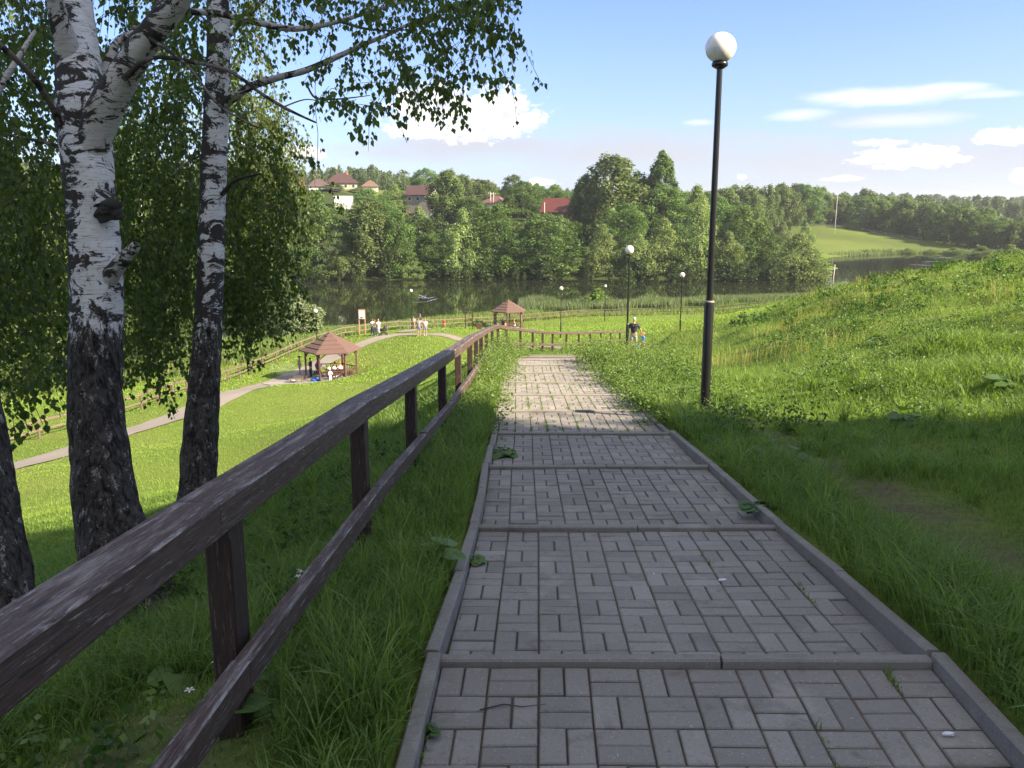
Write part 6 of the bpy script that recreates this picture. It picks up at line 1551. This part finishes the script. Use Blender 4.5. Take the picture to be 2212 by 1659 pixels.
# burdock rosettes: each plant a thing
def burdock(loc, sz, n, label, seed, lit=False):
    sz = sz * .68; n = int(n * 1.6)
    rr = random.Random(seed); b = MB()
    for i in range(n):
        a = rr.random() * 6.28; L = sz * rr.uniform(.5, 1.0); el_ = rr.uniform(.25, .8); base = Vector((0, 0, 0)); d = Vector((math.cos(a) * math.cos(el_), math.sin(a) * math.cos(el_), math.sin(el_)))
        tip = base + d * L * .7; b.tube([base, tip * .5 + Vector((0, 0, .02)), tip], [.008, .006, .004], 5)
        u = Vector((math.cos(a), math.sin(a), rr.uniform(-.25, .15))).normalized(); s_ = Vector((-math.sin(a), math.cos(a), rr.uniform(-.2, .2))).normalized(); nn = u.cross(s_)
        vs = [tip]; m_ = 14
        for ring in (.5, 1.0):
            for k in range(m_ + 1):
                t_ = -math.pi + 2 * math.pi * k / m_; rad_ = (.62 + .38 * math.cos(t_)) * (1 + .06 * math.sin(7 * t_)); 
                px_ = (math.cos(t_) * rad_ * .75 + .12) * L * .62 * ring; py_ = math.sin(t_) * (.55) * L * .62 * ring * (1 + .05 * math.sin(9 * t_))
                vs.append(tip + u * px_ + s_ * py_ + nn * (.10 * L * (abs(py_) / L) * 1.2 - .18 * px_ * ring + .015 * L * math.sin(5 * t_) * ring))
        fs = [(0, 1 + k, 2 + k) for k in range(m_)] + [(1 + k, 1 + m_ + 1 + k, 2 + m_ + 1 + k, 2 + k) for k in range(m_)]
        b._add(vs, fs, smooth=True)
    o = b.build('burdock_plant', M['burdock'], None, loc); a = o.data.attributes.new('v', 'FLOAT', 'POINT'); a.data.foreach_set('value', np.full(len(o.data.vertices), rr.random(), np.float32))
    return tag(o, label, 'plant')
BD = [((920, 1180, 4.5), .42, 3, 'burdock with one large pale leaf between the handrail and the kerb, below the second post'),
      ((690, 1190, 4.2), .34, 5, 'cluster of broad burdock leaves behind the nearest handrail post'),
      ((620, 1450, 3.0), .32, 4, 'burdock leaves low under the lower rail, right of the nearest post'),
      ((390, 1330, 3.6), .34, 3, 'pair of pale burdock leaves left of the nearest post under the handrail'),
      ((240, 1640, 2.3), .24, 3, 'burdock leaf at the bottom left corner under the handrail'),
      ((560, 1370, 3.0), .26, 3, 'small burdock leaf touching the nearest handrail post'),
      ((1680, 1005, 8.0), .45, 5, 'yellow green burdock on the right verge beside the third kerb step'),
      ((1970, 905, 9.5), .42, 13, 'bright sunlit burdock at the shadow edge on the right slope'),
      ((2160, 770, 12.5), .55, 15, 'large burdock with pale leaves at the right edge of the picture'),
      ((2190, 840, 10.8), .48, 13, 'burdock in shade near the right edge below the largest one'),
      ((2090, 790, 13), .48, 14, 'burdock left of the large one on the shaded right slope'),
      ((1900, 770, 17), .5, 14, 'pale leaved burdock high on the middle of the right slope')]
for i, (q, sz, n, lab) in enumerate(BD): burdock(at(*q, dz=.01), sz, n, lab, i + 3)
b0 = burdock((float(pathx(2.62)) - 1.0, 2.62, tread_z(0, 2.62)), .085, 9, 'small green weed growing in the left kerb joint of the nearest flight', 50)
burdock((float(pathx(4.55)) - .98, 4.55, tread_z(1, 4.55)), .13, 12, 'bushy weed on the left kerb just before the second step line', 51)
burdock((float(pathx(8.1)) - .92, 8.1, tread_z(3, 8.1)), .26, 26, 'leafy weed clump on the left kerb of the fourth flight', 52)
burdock((float(pathx(5.7)) + 1.0, 5.7, tread_z(2, 5.7) + .05), .22, 18, 'greyish thistle clump hanging over the right kerb by the second step line', 53)
# white flowers and litter
def flower(loc, label):
    b = MB()
    for i in range(5):
        a = i * 1.256; b._add([(0, 0, 0), (.02 * math.cos(a - .35), .02 * math.sin(a - .35), .006), (.033 * math.cos(a), .033 * math.sin(a), .002), (.02 * math.cos(a + .35), .02 * math.sin(a + .35), .006)], [(0, 1, 2, 3)])
    b.V = [(x * .62, y * .62, z * .62) for (x, y, z) in b.V]; return tag(b.build('white_flower', cw, None, loc), label, 'flower', 'white flowers in the grass')
for i, q in enumerate([(645, 1172, 4.2), (640, 1166, 4.1), (708, 1176, 4.3), (705, 1180, 4.3), (405, 1440, 2.9), (462, 1365, 3.1), (640, 1175, 4.25)]): flower(at(*q, dz=.20), 'tiny white campion flower in the shaded grass beyond the handrail')
def litter(x, y, k, w, h, label, mat, cat='litter'):
    b = MB(); vs = []; rr = random.Random(int(x * 97 + y * 31))
    for i in range(7): a = i * .9; r_ = rr.uniform(.6, 1); vs.append((w * r_ * math.cos(a) / 2, h * r_ * math.sin(a) / 2, .004 + rr.uniform(0, .006)))
    b._add(vs, [tuple(range(7))]); b._add([(x_, y_, .001) for x_, y_, z_ in vs], [tuple(range(6, -1, -1))]); b._add([], [])
    return tag(b.build('paper_scrap', mat, None, (x, y, tread_z(k, y))), label, cat)
pw = simple('white_paper', (.62, .62, .64), .6)
litter(1.16, 4.25, 1, .055, .035, 'white paper scrap lying in the second flight', pw); litter(.80, 4.35, 1, .012, .03, 'cigarette end lying in the second flight', pw)
litter(1.55, 2.62, 0, .05, .022, 'white stain-like paper scrap at the right of the nearest flight', pw); litter(1.58, 3.25, 1, .03, .02, 'tiny scrap by the right kerb just past the first step line', pw)
b = MB(); b.tube([(-.12, -.02, .008), (-.03, .01, .012), (.04, 0, .008), (.13, .015, .01)], [.003, .003, .002, .001], 5); tag(b.build('dry_twig', M['twig'], None, (.0, 2.78, tread_z(0, 2.78))), 'thin dry twig lying on the nearest flight', 'twig')

# ------------------------------------------------------------------ the air
b = MB(); 
hx, hy0, hy1, hz0, hz1 = 3600, -60, 3600, -40, 60
zt = 62.0
vs = [(-hx, hy0, -41), (hx, hy0, -41), (hx, hy1, -41), (-hx, hy1, -41), (-hx, hy0, zt), (hx, hy0, zt), (hx, hy1, zt), (-hx, hy1, zt)]
b._add(vs, [(3, 2, 1, 0), (4, 5, 6, 7), (0, 1, 5, 4), (1, 2, 6, 5), (2, 3, 7, 6), (3, 0, 4, 7)])
hm = bpy.data.materials.new('air_haze'); hm.use_nodes = True; nt = hm.node_tree; nt.nodes.clear()
vo = nt.nodes.new('ShaderNodeVolumePrincipled'); vo.inputs['Color'].default_value = (.86, .91, 1.0, 1); vo.inputs['Density'].default_value = HAZE; vo.inputs['Anisotropy'].default_value = .3
oo = nt.nodes.new('ShaderNodeOutputMaterial'); nt.links.new(vo.outputs[0], oo.inputs['Volume'])
kind(b.build('haze', hm), 'stuff')
